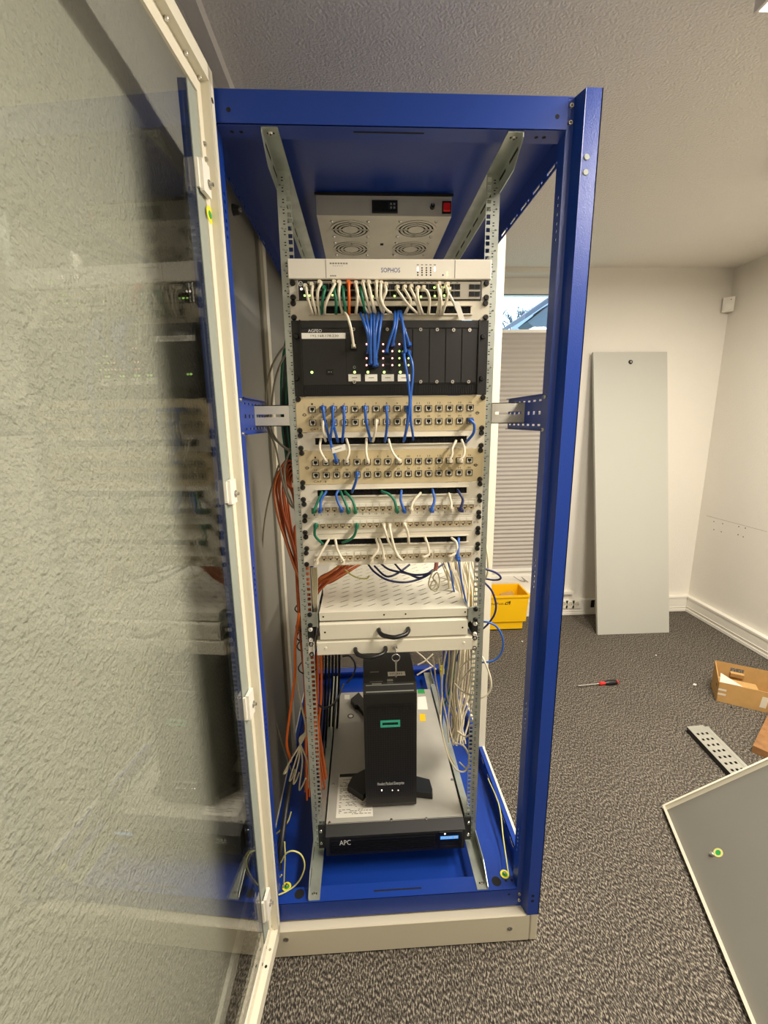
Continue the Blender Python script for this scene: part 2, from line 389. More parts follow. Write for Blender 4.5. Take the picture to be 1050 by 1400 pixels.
# pleated blinds in front of each sash
zt, zb = P(728, 453, YW-24)[2], P(715, 779, YW-24)[2]
for nm, x0, x1 in (('left', WX0+72, XM-22), ('right', XM+22, WX1-92)):
    bl = thing('pleated_blind', 'white pleated blind half lowered on the %s' % ('window sash seen beside the blue post' if nm == 'right' else 'window sash hidden behind the rack equipment'), 'blind', (x0, YW-30, zb), 'pleated blinds on the window')
    b = MB(); n = 54; vs = []; fs = []
    for k in range(n*2+1):
        z = zt-8-(zt-zb-24)*((k/(n*2))); yy = YW-24 + (4.5 if k % 2 else -4.5)
        vs += [(x0, yy, z), (x1, yy, z)]
    for k in range(n*2): fs.append((2*k, 2*k+1, 2*k+3, 2*k+2))
    b.add(vs, fs); b.build('pleated_fabric', 'blind_fabric', bl)
    b = MB(); b.box(x0-4, x1+4, YW-36, YW-14, zt-10, zt+10); b.build('top_rail', 'window_white', bl)
    b = MB(); b.box(x0-4, x1+4, YW-36, YW-14, zb-6, zb+16); b.box(x0+120, x0+150, YW-44, YW-36, zb, zb+10); b.build('bottom_rail', 'window_white', bl)
# window sill board and wires on the wall below
b = MB(); b.box(WX0-30, WX1+72, YB-42, YB, 2, 22); struct(b.build('trim_1', 'white_plastic'))
for i, pts in enumerate([[(702, 788), (710, 793), (718, 795), (713, 789), (722, 796)], [(726, 791), (731, 789), (729, 796), (735, 797)]]):
    b = MB(); b.tube([P(x, y, YB-4) for x, y in pts], 2.2, 5)
    tag(b.build('loose_wire', 'ink_grey', None, P(*pts[0], YB-4)), ['thin grey wire curling on the wall under the window, longer left one', 'thin grey wire curling on the wall under the window, nearer the blue post'][i], 'wire', 'wires on the wall under the window')
# trunking along back and right walls
b = MB(); b.box(XL, XR, YB-34, YB, FZ+4, -50); b.box(XL, XR, YB-38, YB-34, FZ+4, FZ+22); b.box(XL, XR, YB-38, YB-34, -62, -50); b.box(XL, XR, YB-37, YB-34, -140, -136); t_b = struct(b.build('baseboard_back', 'white_plastic'))
b = MB(); b.box(XR-34, XR, YF, YB-38, FZ+4, -48); b.box(XR-38, XR-34, YF, YB-38, FZ+4, FZ+24); b.box(XR-38, XR-34, YF, YB-38, -62, -48); b.box(XR-37, XR-34, YF, YB-38, -132, -128); struct(b.build('baseboard_right', 'white_plastic'))
b = MB(); b.box(XL, XL+11, YF, YB-40, FZ, FZ+52); struct(b.build('baseboard_left', 'white_plastic'))
b = MB(); b.box(XL, -433, YF, YB, 2260, ZC); struct(b.build('trim_2', 'wall_paint'))
for px in (770, 779, 788):
    q = P(px, 826, YB-38); b = MB(); b.bbox(q[0]-36, q[0]+36, YB-44, YB-34, q[2]-36, q[2]+36, 3); b.ring((q[0], YB-44.2, q[2]), (0, -1, 0), 20, 24, 3, 20)
    so = b.build('wall_socket', 'white_plastic', t_b); b = MB(); b.cyl((q[0], YB-44.6, q[2]), (0, 1, 0), 20, 0.5, 16); b.cyl((q[0]-9, YB-44.9, q[2]), (0, 1, 0), 2.6, 0.4, 8, 1); b.cyl((q[0]+9, YB-44.9, q[2]), (0, 1, 0), 2.6, 0.4, 8, 1); b.build('socket_face', ['bezel_light', 'hole_black'], so)
q = P(810, 824, YB-38); b = MB(); b.box(q[0]-10, q[0]+16, YB-40, YB-34, q[2]-38, q[2]+22); b.build('open_slot', 'hole_black', t_b)
# ceiling luminaires; the last two are unseen, added for their light
for i, (lx, ly, lz, pw) in enumerate(LAMPS):
    t = thing('ceiling_light', ['long white box luminaire on the ceiling, its corner showing at the top right', 'added unseen luminaire on the ceiling near the right wall, balancing the light', 'added unseen fill luminaire on the ceiling behind the camera'][i], 'lamp', (lx, ly, ZC), 'ceiling luminaires')
    b = MB(); b.box(lx-150, lx+150, ly-600, ly+600, 2218, ZC); b.box(lx-150, lx-142, ly-600, ly+600, 2214, 2218); b.box(lx+142, lx+150, ly-600, ly+600, 2214, 2218); b.build('housing', 'lamp_body', t)
    b = MB(); b.box(lx-142, lx+142, ly-594, ly+594, 2213, 2217.5); b.build('diffuser', 'diffuser', t)
# motion detector in the corner
d = thing('motion_detector', 'small white plastic motion detector high in the room corner', 'sensor', (2415, 1893, 2010))
b = MB(); ax = Vector((0.707, -0.707, 0)); n_ = Vector((-0.707, -0.707, 0)); o_ = Vector((2440, 1918, 2012))
b.obox(o_-ax*32, ax*64, n_*34, Vector((0, 0, 92)))
b.build('body', 'white_plastic', d)
b = MB(); b.obox(o_-ax*24+n_*34+Vector((0, 0, 8)), ax*48, n_*8, Vector((0, 0, 40))); b.build('lens', 'label_white', d)
b = MB(); b.cyl(o_+n_*34+ax*12+Vector((0, 0, 74)), n_, 3.4, 1.5, 8); b.build('indicator', 'red_plastic', d)

# ------------------------------------------------------------------ outside the window
b = MB(); b.box(-6000, 13500, YB+240, 26000, FZ-900, FZ-800); struct(b.build('ground', 'grass'))
h = thing('neighbour_house', 'neighbouring house with a dark overhanging gable roof outside the window', 'house', (5200, 6400, FZ-800))
Yh = 5600.0
e0 = P(718, 436, Yh); e1 = P(764, 404, Yh); dv = (Vector(e1)-Vector(e0))
ridge = Vector(e0)+dv*4.2
b = MB(); th = Vector((0, 0, 70))
b.obox(Vector(e0), ridge-Vector(e0), Vector((0, 1300, 0)), th); b.obox(ridge, Vector((ridge.x-e0[0], 0, -(ridge.z-e0[2]))), Vector((0, 1300, 0)), th); b.build('roof', 'slate', h)
w0 = P(738, 440, Yh+500); xw0 = w0[0]; xw1 = 2*ridge.x-xw0; slope = dv.z/dv.x; zs = e0[2]+(xw0-e0[0])*slope-40
b = MB(); xp = P(751, 440, Yh+500)[0]; b.prism([(xw0, FZ-800), (xp, FZ-800), (xp, zs+(xp-xw0)*slope), (xw0, zs)], 'y', Yh+500, Yh+800); b.build('gable_post', 'render_wall', h)
yq = Yh+3200; b = MB(); b.prism([(xp+900, FZ-800), (xw1, FZ-800), (xw1, zs), (ridge.x, ridge.z-40), (xp+900, zs+(xp+900-xw0)*slope)], 'y', Yh+1300, Yh+5000); b.build('wall', 'render_wall', h)
b = MB(); g0 = Vector(e0)+Vector((0, 40, -10)); b.prism([(e0[0]+60, e0[2]-30), (xw0, zs), (xw0, zs-420), (e0[0]+330, e0[2]-220)], 'y', Yh+60, Yh+480); b.build('eaves_bracket', 'bark', h)
b = MB(); b.box(xp+1500, xp+2700, Yh+1288, Yh+1300, 600, 2000); b.build('window', 'window_white', h)
tr = thing('bare_tree', 'bare frosty tree crown beyond the blind outside the window', 'tree', (P(708, 470, 13500)[0], 13500, FZ-800))
base = Vector((P(710, 470, 13500)[0], 13500, FZ-800)); topz = P(710, 440, 13500)[2]
b = MB(); b.tube([base, base+Vector((60, 0, 1500)), Vector((base.x, 13500, topz-700))], 130, 6, seg=3); b.build('trunk', 'bark', tr)
b = MB(); rr = random.Random(3)
def limb(p, d, l, r, k):
    e = p+d*l; b.tube([p, p+d*l*0.5+Vector((rr.uniform(-1, 1), rr.uniform(-1, 1), 0))*l*0.06, e], r, 4, seg=2)
    if k > 0:
        for _ in range(4):
            nd = (d+Vector((rr.uniform(-.9, .9), rr.uniform(-.9, .9), rr.uniform(-.25, .6)))).normalized(); limb(p+d*l*rr.uniform(.5, 1), nd, l*rr.uniform(.55, .8), r*0.6, k-1)
for i in range(6):
    a = i*1.05; limb(Vector((base.x, 13500, topz-820)), Vector((math.cos(a)*.9, math.sin(a)*.9, rr.uniform(.6, 1.1))).normalized(), 720, 30, 3)
b.build('crown', 'bark', tr)['kind'] = 'stuff'

# ------------------------------------------------------------------ the rack (frame, panels, rails, open glass door)
YR = 1028.0
rack = thing('server_rack', 'tall blue steel server rack cabinet with open glass door on a cream plinth', 'rack', (0, 400, FZ))
# plinth
b = MB(); b.bbox(-378, 376, -172, -158, FZ+3, -77, 3); b.box(-378, 376, -158, -142, -83, -77)
for s in (-1, 1): b.cyl((s*330, -171.5, -128), (0, -1, 0), 0.1, 0.1, 6)
pl = b.build('plinth_panel', 'plinth_cream_dim', rack)
for px, py in ((391, 1285), (697, 1270)):
    q = P(px, py, -173); b = MB(); b.ring((q[0], -172.2, q[2]), (0, -1, 0), 5, 8, 1.2, 14); b.cyl((q[0], -172.4, q[2]), (0, 1, 0), 5, 0.3, 12, 1); b.box(q[0]-4, q[0]+4, -173.2, -172.6, q[2]-0.8, q[2]+0.8); b.build('plinth_screw', ['steel', 'black_metal'], pl)
for s in (-1, 1):
    b = MB(); x0, x1 = (377, 399) if s > 0 else (-399, -379)
    b.bbox(x0, x1, -172, -110, FZ+3, -77, 3); b.build('plinth_corner', 'plinth_cream_dim', rack)
    b = MB(); b.box(s*397, s*385, -110, YR, FZ+3, -77); b.build('plinth_side', 'cream_paint', rack)
    b = MB(); b.box(s*396, s*268, -142, -96, -80, -72); b.build('plinth_pad', 'cream_paint', rack)
b = MB(); b.box(-385, 385, YR-14, YR, FZ+3, -77); b.build('plinth_back', 'cream_paint', rack)
# front corner posts
WEBH = [1768, 1746, 1724, 1702, 1680, 1658]
def web_holes():
    zs = []
    for px, pyl in ((770, [263, 273, 285, 297]), (741, [773, 781, 790, 797, 805, 813]), (727, [973, 981, 989, 997, 1004, 1012]), (714, [1146, 1153, 1160, 1166, 1172, 1180])):
        for py in pyl: zs.append(Px(px, py, 343)[2])
    zs.append(Px(767, 310, 343)[2]); zs.append(Px(766, 322, 343)[2])
    return sorted(zs)
ZH = web_holes()
OCT = [(math.cos(a), math.sin(a)) for a in [PI*(1.25+k*0.25) for k in range(8)]]
for s in (-1, 1):
    b = MB()
    line = [(s*343, -146), (s*357, -146), (s*366, -172), (s*398, -172), (s*398, -126)]
    b.strip(line, -76, 1934, 2.2)
    # inner web with its rows of round holes
    z0 = -76; y0, y1 = -146, -112
    cuts = []
    for z in ZH: cuts.append((max(z0, z-5), z+5, z)); z0 = z+5
    z = -76
    for a, c, zc in cuts:
        if a > z: b.box(s*342, s*344, y0, y1, z, a)
        L, H = y1-y0, c-a; hole = [(0.5+4.2*u/L, (zc-a+4.2*v)/H) for u, v in OCT]
        hole = [(u, min(max(v, 0.04), 0.96)) for u, v in hole]
        b.cell((s*342, y0, a), (0, L, 0), (0, 0, H), hole, (s*2, 0, 0)); z = c
    b.box(s*342, s*344, y0, y1, z, 1934)
    po = b.build('corner_post', 'blue_hammer', rack)
    b = MB(); b.add([(s*343, -146, 1934), (s*357, -146, 1934), (s*366, -172, 1934), (s*398, -172, 1934), (s*398, -126, 1934), (s*343, -112, 1934)], [tuple(range(6)) if s > 0 else tuple(range(6))[::-1]]); b.build('post_cap', 'blue_hammer', po)
    for z in (1818, 1792):
        b = MB(); b.cyl((s*376, -173, z), (0, -1, 0), 6, 1.8, 14, r2=5); b.build('hole_plug', 'gasket_grey', po)
    for z in (-8, -26):
        b = MB(); b.cyl((s*378, -173.4, z), (0, 1, 0), 4.5, 0.3, 12); b.build('hole', 'hole_black', po)
    for z in (1919, 1890, -32, -54): silver(rack, (s*350, -147.5, z))
    # rear corner posts
    b = MB(); b.strip([(s*343, YR-2), (s*357, YR-2), (s*366, YR+20), (s*398, YR+20), (s*398, YR-26)], -76, 1934, 2.2); b.box(s*342, s*344, YR-36, YR-2, -76, 1934); b.build('rear_post', 'blue_paint', rack)
    # cream mullion half way back, between the two side panels
    b = MB(); xa_, xb_ = (371, 404) if s > 0 else (378, 394)
    b.box(s*xa_, s*xb_, 404, 410, -66, 1932); b.box(s*xa_, s*(xa_+2), 410, 450, -66, 1932); b.build('mullion', 'cream_paint', rack)
    # side beams with rows of slots
    for z0, z1, zs in ((1872, 1932, 1882), (-70, -10, -22)):
        b = MB(); y = -112.0; x0 = s*376; T = (s*2.2, 0, 0)
        b.box(x0, x0+s*2.2, y, YR-36, zs+6, z1) if z0 > 0 else (b.box(x0, x0+s*2.2, y, YR-36, z0, zs-6), b.box(x0, x0+s*2.2, y, YR-36, zs+6, z1))
        if z0 > 0: b.box(x0, x0+s*2.2, y, YR-36, z0, zs-6)
        k = 0; L = 72.0
        while y+L < YR-36:
            b.cell((x0, y, zs-6), (0, L, 0), (0, 0, 12), [(0.08, 0.2), (0.66, 0.2), (0.66, 0.8), (0.08, 0.8)], T); y += L
            b.cell((x0, y, zs-6), (0, 14, 0), (0, 0, 12), [(0.2, 0.25), (0.8, 0.25), (0.8, 0.75), (0.2, 0.75)], T); y += 14
        b.box(x0, x0+s*2.2, y, YR-36, zs-6, zs+6)
        if z0 < 0: b.box(s*376, s*393, -112, YR-36, -12, -10)
        sb = b.build('side_beam', 'blue_paint', rack)
        if z0 < 0: b = MB(); b.box(s*393, s*401, -112, YR-36, -16, -9); b.build('edge_strip', 'cream_paint', sb)
# front and rear beams, roof and floor pan
def beam(z0, z1, flz, y, dy, name):
    b = MB(); b.box(-342, 342, y, y+dy*2, z0, z1); b.box(-342, 342, y, y+dy*42, flz-1, flz+1); b.box(-342, 342, y+dy*40, y+dy*42, *sorted((flz, flz+(8 if z0 > 0 else -8))))
    return b.build(name, 'blue_paint', rack)
for y, dy, r in ((-150, 1, 0), (YR, -1, 1)):
    tb = beam(1875, 1933, 1876.2, y, dy, 'top_beam'); bb = beam(-70, -10, -11.2, y, dy, 'bottom_beam')
    if not r:
        for x in (-316, 322): b = MB(); b.cyl((x, -150.4, 1899), (0, 1, 0), 4.2, 0.3, 12); b.build('hole', 'hole_black', tb)
        for x in (-318, -300, 290, 306): b = MB(); b.cyl((x, -128, 1874.9), (0, 0, 1), 4, 0.2, 8); b.build('hole', 'hole_black', tb)
        b = MB(); b.box(-80, 60, -136, -132, 1874.8, 1875.1); b.build('slot', 'hole_black', tb)
        for x, rr_ in ((288, 14), (316, 3.5), (334, 3.5), (-286, 14)): b = MB(); b.cyl((x, -126, -10.1), (0, 0, 1), rr_, 0.2, 14); b.build('hole', 'hole_black', bb)
        b = MB(); b.box(-72, 66, -133, -129, -10.1, -9.9); b.build('slot', 'hole_black', bb); b = MB(); b.cyl((318, -150.4, -28), (0, 1, 0), 3.5, 0.3, 8); b.build('hole', 'hole_black', bb)
b = MB(); b.box(-378, 378, -148, YR-2, 1932, 1934); b.build('roof_plate', 'blue_paint', rack)
b = MB(); b.box(-376, 376, -108, YR-2, -68, -66); b.box(-376, 376, -110, -108, -68, -18); b.build('floor_pan', 'blue_paint', rack)
# left side panels (the right side is open)
for y0, y1 in ((-140, 406), (412, YR)):
    b = MB(); b.box(-400, -397, y0, y1, -72, 1932)
    for ya in (y0, y1-16): b.box(-397, -388, ya, ya+2, -72, 1932); b.box(-390, -388, ya+2, ya+14, -72, 1932)
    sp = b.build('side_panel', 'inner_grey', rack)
    if y0 < 0:
        q = Px(319, 287, -396); b = MB(); b.cyl((-397, q[1], q[2]), (1, 0, 0), 14, 16, 14, r2=11); b.cyl((-381, q[1], q[2]), (1, 0, 0), 5, 6, 10, 1); b.build('lock', ['black_plastic', 'steel'], sp)
# 19 inch mounting rails
SQ = lambda a, b_, c, d: [(a, b_), (c, b_), (c, d), (a, d)]
for s in (-1, 1):
    b = MB(); xi, xo = 226.0, 258.0
    def bx(x0, x1, z0, z1): b.box(s*x0, s*x1, 0, 2, z0, z1)
    bx(226, 258, -10, 0); bx(226, 258, 42*U, 1875)
    bx(241, 248, 0, 42*U); bx(254, 258, 0, 42*U)
    o1 = Vector((s*226, 0, 0)) if s > 0 else Vector((-241, 0, 0))
    for u in range(1, 43):
        zz = (u-1)*U
        for h, (za, zc) in enumerate(((14.3, U), (14.3+15.85, 0), (0, 14.3))):
            pass
        for za, zb_, zc in ((0, 14.3, 6.35), (14.3, 30.15, 22.225), (30.15, U, 38.1)):
            w, hh = 15.0, zb_-za; xa = 1.8 if s > 0 else 15-1.8-9.5
            b.cell((min(s*226, s*241), 0, zz+za), (w, 0, 0), (0, 0, hh), SQ(xa/w, (zc-za-4.75)/hh, (xa+9.5)/w, (zc-za+4.75)/hh), (0, 2, 0))
        b.cell((min(s*248, s*254), 0, zz), (6, 0, 0), (0, 0, U), SQ(0.18, 0.46, 0.82, 0.54), (0, 2, 0))
    b.box(s*256, s*258, 2, 42, -10, 1875)
    ra = b.build('mounting_rail', 'zinc', rack)
    body = '\n'.join('U-%d' % u for u in range(42, 0, -1))
    text('rail_numbers', body, s*245-4.4, s*245+4.4, 17, 41*U+17+5.5, -0.3, 'ink_black', ra, line=9.6)['kind'] = 'stuff'
    b = MB()
    for u in range(1, 43):
        for dz in (8, 15, 30, 36): b.box(s*245-2.2, s*245+2.2, -0.3, 0, (u-1)*U+dz, (u-1)*U+dz+2.2)
    b.build('rail_marks', 'ink_black', ra)['kind'] = 'stuff'
    # zinc depth channels under the roof and over the floor
    for zc, dn in ((1875, -1), (-10, 1)):
        b = MB(); b.box(s*226, s*258, -147, 950, zc, zc+dn*2)
        b.prism([(-147, zc), (-147, zc+dn*10), (-95, zc+dn*42), (950, zc+dn*42), (950, zc)], 'x', s*256, s*258)
        ch = b.build('depth_channel', 'zinc', rack)
        b = MB(); y = -120
        while y < 900: b.box(s*255.6, s*256, y, y+52, zc+dn*12, zc+dn*18); y += 78
        b.box(s*235, s*250, -132, -127, zc+dn*2.1, zc+dn*2.3); b.build('channel_slots', 'hole_black', ch)['kind'] = 'stuff'
        silver(rack, (s*243, -130, zc+dn*2.2), (PI/2 if dn < 0 else -PI/2, 0, 0))
    # mid-height outrigger between rail and post
    b = MB(); X0, X1 = sorted((s*258, s*349)); z0, z1 = 1306.5, 1358.5
    b.cell((X0, -2, z0), (X1-X0, 0, 0), (0, 0, z1-z0), SQ(0.10, 0.43, 0.86, 0.57), (0, 3, 0)); b.box(X0, X1, -2, 14, z1-2, z1); b.box(X0, X1, -2, 14, z0, z0+2)
    b.build('outrigger_plate', 'zinc_plate', rack)
    b = MB(); y = -140.0; x0 = s*346; T = (-s*2.5, 0, 0); z0, z1 = 1289, 1373
    b.box(x0, x0-s*2.5, -140, -112, z0, z1)
    yl = [-112, -78, -44, -10, 24, 58, 92, 126]
    for ya, yb in zip(yl[:-1], yl[1:]):
        b.cell((x0, ya, z0), (0, yb-ya, 0), (0, 0, 22), SQ(.2, .5, .8, .7), T); b.cell((x0, ya, z0+22), (0, yb-ya, 0), (0, 0, z1-z0-44), SQ(.25, .40, .75, .60), T); b.cell((x0, ya, z1-22), (0, yb-ya, 0), (0, 0, 22), SQ(.2, .3, .8, .5), T)
    b.box(x0, x0-s*9, -112, 126, z1-2, z1); b.box(x0, x0-s*9, -112, 126, z0, z0+2)
    ob_ = b.build('outrigger', 'blue_paint', rack)
    for z in (1366, 1292): silver(rack, (s*342.5, -126, z), (0, 0, -s*PI/2))
    # support rail beside the power supply
    b = MB(); b.box(s*221, s*223, 4, 690, -2, 97); b.box(s*223, s*244, 4, 690, -2, 0); b.box(s*223, s*240, 4, 690, 95, 97); b.build('support_rail', 'zinc', rack)

# glass door, swung open by a little more than a right angle
DN = Vector((0.99725, -0.07411, 0)); DT = Vector((-0.07411, -0.99725, 0)); DO = Vector((-354.6, -130, 0))
def D(t, h, z): p = DO+DT*t+DN*h; return Vector((p.x, p.y, z))
def dbox(b, t0, t1, h0, h1, z0, z1, mi=0): b.obox(D(t0, h0, z0), DT*(t1-t0), DN*(h1-h0), Vector((0, 0, z1-z0)), mi)
ZB, ZT, TW = -88.0, 1948.0, 800.0
b = MB(); dbox(b, 30, TW, -5, -1, ZB, ZT); door = b.build('glass_door', 'door_glass', rack)
def door_bar(b, kind):
    if kind == 'hinge': dbox(b, 34, 52, -1, 20, ZB, ZT); dbox(b, 52, 72, -1, 4, ZB, ZT); dbox(b, 48, 54, 4, 20, ZB, ZT)
    if kind == 'free': dbox(b, TW-20, TW, -1, 20, ZB, ZT); dbox(b, TW-46, TW-20, -1, 4, ZB, ZT)
    if kind == 'top': dbox(b, 34, TW, -1, 20, 1922, ZT); dbox(b, 72, TW-46, -1, 4, 1896, 1922)
    if kind == 'bottom': dbox(b, 34, TW, -1, 20, ZB, -50); dbox(b, 72, TW-46, -1, 4, -50, -24)
for k in ('hinge', 'free', 'top', 'bottom'):
    b = MB(); door_bar(b, k); fb = b.build('door_bar', 'cream_paint', door)
b = MB(); dbox(b, 72, 104, -1, 0.6, -24, 1896); b.build('door_gasket', 'gasket_grey', door)
def door_z(px, py):
    d = _ray(px, py); n0 = DN; t = (DO.dot(n0)-Vector((CX, CY, 0)).dot(n0))/(d.dot(n0)); return CZ+d.z*t
for za, zb_ in ((door_z(266, 214), door_z(272, 262)), (door_z(310, 656), door_z(313, 688)), (door_z(337, 944), door_z(340, 976)), (door_z(363, 1212), door_z(364, 1246))):
    b = MB(); dbox(b, 66, 98, 4, 12, zb_, za); dbox(b, 98, 104, 0, 6, zb_+4, za-2); lt = b.build('door_bracket', 'white_plastic', door)
    zc = (za+zb_)/2; b = MB(); b.cyl(D(74, 12, zc-6), DN, 4.5, 8, 10, r2=3.6); b.ring(D(74, 12, zc-6), DN, 5.5, 8, 1.5, 12); b.build('bolt', 'steel', lt)
zs = door_z(277, 286); b = MB(); b.cyl(D(62, 4.1, zs), DN, 15, 0.4, 20); es = b.build('earth_sticker', 'sticker_yellow', door); b = MB(); b.cyl(D(62, 4.5, zs), DN, 7, 0.4, 14); b.build('earth_mark', 'sticker_green', es)
for z in (door_z(277, 198), door_z(278, 218)):
    b = MB(); b.cyl(D(60, 4, z), DN, 4.5, 4, 10, r2=3.2); b.build('bolt', 'steel', door)
for t in (64, 116, 180, 330, 480):
    b = MB(); b.cyl(D(t, 8, 1922), (0, 0, -1), 4.2, 3.5, 10, r2=3); b.build('bolt', 'steel', door)
for t, m_ in ((52, 'steel'), (100, 'steel'), (136, 'hole_black')):
    b = MB(); b.cyl(D(t, 11, -50), (0, 0, 1), 3.4, 0.8, 10); b.cyl(D(t+4, 4, -36), DN, 3, 0.8, 10); b.build('rivet', m_, door)
b = MB(); b.cyl(D(44, 20, door_z(284, 152)), DN, 4.5, 0.4, 12); b.build('hole', 'hole_black', door)

# ------------------------------------------------------------------ roof fan unit
q0, q1 = P(432, 269, 222), P(618, 271, 222)
fu = thing('fan_unit', 'grey steel four-fan ventilation unit hanging under the rack roof', 'fan unit', (0, 420, 1875))
b = MB(); b.box(-188, 188, 220, 620, 1875, 1924); b.build('housing', 'zinc_plate', fu)
b = MB(); b.box(-192, 192, 216, 222, 1924, 1930); b.build('mounting_lip', 'black_metal', fu)
for px, py in ((479, 313.6), (568.6, 313.7)):
    for dy in (0, 150):
        c = Pz(px, py, 1875); cx, cy = c[0]*1.0, c[1]+dy
        if dy: cx *= 1.0
        b = MB(); b.cyl((cx, cy, 1874.6), (0, 0, 1), 58, 0.3, 28); f = b.build('fan', 'hole_black', fu)
        b = MB(); b.cyl((cx, cy, 1873.2), (0, 0, 1), 24, 1.4, 20)
        for r0, r1 in ((29.5, 35.5), (41, 47), (52.5, 60)): b.ring((cx, cy, 1873.2), (0, 0, 1), r0, r1, 1.4, 28)
        for a in range(4):
            d_ = Vector((math.cos(a*PI/2), math.sin(a*PI/2), 0)); e_ = Vector((-d_.y, d_.x, 0)); b.obox(Vector((cx, cy, 1873.2))+d_*22-e_*3, d_*34, e_*6, Vector((0, 0, 1.4)))
        b.build('fan_guard', 'zinc_plate', f)
        for sx in (-1, 1):
            for sy in (-1, 1): silver(fu, (cx+sx*52, cy+sy*52, 1874.6), (PI/2, 0, 0))
a, c = P(508.5, 274, 219), P(543.5, 292, 219)
b = MB(); b.bbox(a[0], c[0], 214, 220, c[2], a[2], 2); dp = b.build('control_display', 'black_plastic', fu)
b = MB(); b.box(a[0]+5, a[0]+44, 213.6, 214, c[2]+6, a[2]-6); b.build('display_glass', 'hole_black', dp)
b = MB(); [b.box(a[0]+50+i*9, a[0]+55+i*9, 213.4, 214, c[2]+10+j*9, c[2]+15+j*9) for i in range(2) for j in range(2)]; b.build('display_buttons', 'gasket_grey', dp)
k = P(591, 283, 219); b = MB(); b.cyl((k[0], 220, k[2]), (0, -1, 0), 7, 12, 14, r2=5.5); kn = b.build('knob', 'black_plastic', fu); b = MB(); b.box(k[0]-0.8, k[0]+0.8, 207.6, 208, k[2], k[2]+6); b.build('knob_mark', 'ink_white', kn)
a, c = P(604.5, 275.5, 219), P(616.5, 292.5, 219); b = MB(); b.box(a[0], c[0], 216, 220, c[2], a[2]); sw = b.build('rocker_switch', 'black_plastic', fu)
b = MB(); b.add([(a[0]+3, 216, c[2]+4), (c[0]-3, 216, c[2]+4), (c[0]-3, 216, a[2]-4), (a[0]+3, 216, a[2]-4), (a[0]+3, 211, c[2]+6), (c[0]-3, 211, c[2]+6), (c[0]-3, 214, a[2]-6), (a[0]+3, 214, a[2]-6)], [(4, 5, 6, 7), (0, 1, 5, 4), (1, 2, 6, 5), (2, 3, 7, 6), (3, 0, 4, 7)]); b.build('rocker', 'switch_red', sw)
k = Pz(522, 334, 1875); b = MB(); b.box(k[0]-5, k[0]+5, k[1]-8, k[1]+8, 1874.4, 1874.9); b.build('square_hole', 'hole_black', fu)

# ------------------------------------------------------------------ firewall appliance
def face_panel(name, label, cat, ut, ub, m, y0=-2, depth=3, x=241, group=None, gap=0.5):
    z1, z0 = ztop(ut)-gap, ztop(ub-1)+gap
    t = thing(name, label, cat, (0, 0, z0), group)
    return t, z0, z1
t, z0, z1 = face_panel('firewall_appliance', 'white one-unit firewall appliance, topmost device in the rack', 'network device', 38, 38, 0)
b = MB(); b.bbox(-241, 241, -12, 0, z0, z1, 1.5); b.build('front_plate', 'firewall_white', t)
b = MB(); b.box(-215, 215, 0, 380, z0+1, z1-1); b.build('case', 'zinc_plate', t)
b = MB()
for px in (445.5, 622): x = P(px, 368, -12)[0]; b.box(x-0.9, x+0.9, -12.3, -12, z0+2, z1-2)
b.build('seam', 'ink_grey', t)
a, c = P(521, 366, -12.3), P(547, 372.6, -12.3); text('lettering', 'SOPHOS', a[0], c[0], c[2], a[2], -12.3, 'ink_blue', t)
b = MB()
for i in range(7): b.box(-143+i*6.2, -138.5+i*6.2, -12.2, -12, z1-12, z1-8.5)
for i in range(5): b.box(-136+i*5, -133+i*5, -12.2, -12, z1-16, z1-15)
for i in range(3): b.box(-143+i*5, -139+i*5, -12.2, -12, z0+5, z0+8)
b.build('print', 'ink_grey', t)
for i, px in enumerate((571.2, 577, 583, 588.8)):
    for j, py in enumerate((366.3, 369.5, 372.5, 376)):
        q = P(px, py, -12.2); b = MB(); b.cyl((q[0], -12.3, q[2]), (0, 1, 0), 1.9, 0.3, 8); b.build('port_light', 'led_white' if (i == 0 and j < 2) else 'ink_black', t)
for px, py, m_ in ((594.3, 366.3, 'led_white'), (594.3, 369.6, 'led_white'), (605.6, 376, 'ink_black'), (611.5, 373, 'led_green'), (611.5, 376, 'led_green')):
    q = P(px, py, -12.2); b = MB(); b.cyl((q[0], -12.3, q[2]), (0, 1, 0), 1.9, 0.3, 8); b.build('port_light', m_, t)
b = MB()
for i in range(5): q = P(571.2+5.8*i, 362, -12.2); b.box(q[0]-2.5, q[0]+2.5, -12.2, -12, q[2]-1, q[2]+1)
b.build('port_print', 'ink_grey', t)
four_screws(t, 38, 38, -3)

# ------------------------------------------------------------------ network switch
t, z0, z1 = face_panel('network_switch', 'grey 48-port network switch with copper cables plugged in its front', 'network device', 37, 37, 0)
b = MB(); b.box(-220, 220, -4, 330, z0, z1); b.build('case', 'black_metal', t)
b = MB(); b.box(-197, 217, -5.5, -4, z0+2.5, z1-2.5); b.build('face_plate', 'switch_grey', t)
for xa_ in (-241, 222): b = MB(); b.box(xa_, xa_+19, -3, 0, z0, z1); b.build('rack_ear', 'zinc_plate', t)
b = MB(); b.box(-222, -219, -7, 30, z0, z1); b.build('ear_bend', 'steel', t)
def f_port(b): b.box(-7.2, 7.2, -0.2, 0, -6.2, 6.2); [b.box(*q, -1.2, -0.2, *w, 1) for q, w in (((-7.2, -6.2), (-6.2, 6.2)), ((6.2, 7.2), (-6.2, 6.2)), ((-6.2, 6.2), (5.4, 6.2)), ((-6.2, 6.2), (-6.2, -5.4)), ((-6.2, -3), (-5.4, -2.6)), ((3, 6.2), (-5.4, -2.6)))]
xa, xb = P(418.5, 398, -6)[0], P(633.6, 400, -6)[0]; pitch = (xb-xa)/24.4
PORTX = [xa+pitch*(i+(0.4 if i > 11 else 0)) for i in range(24)]
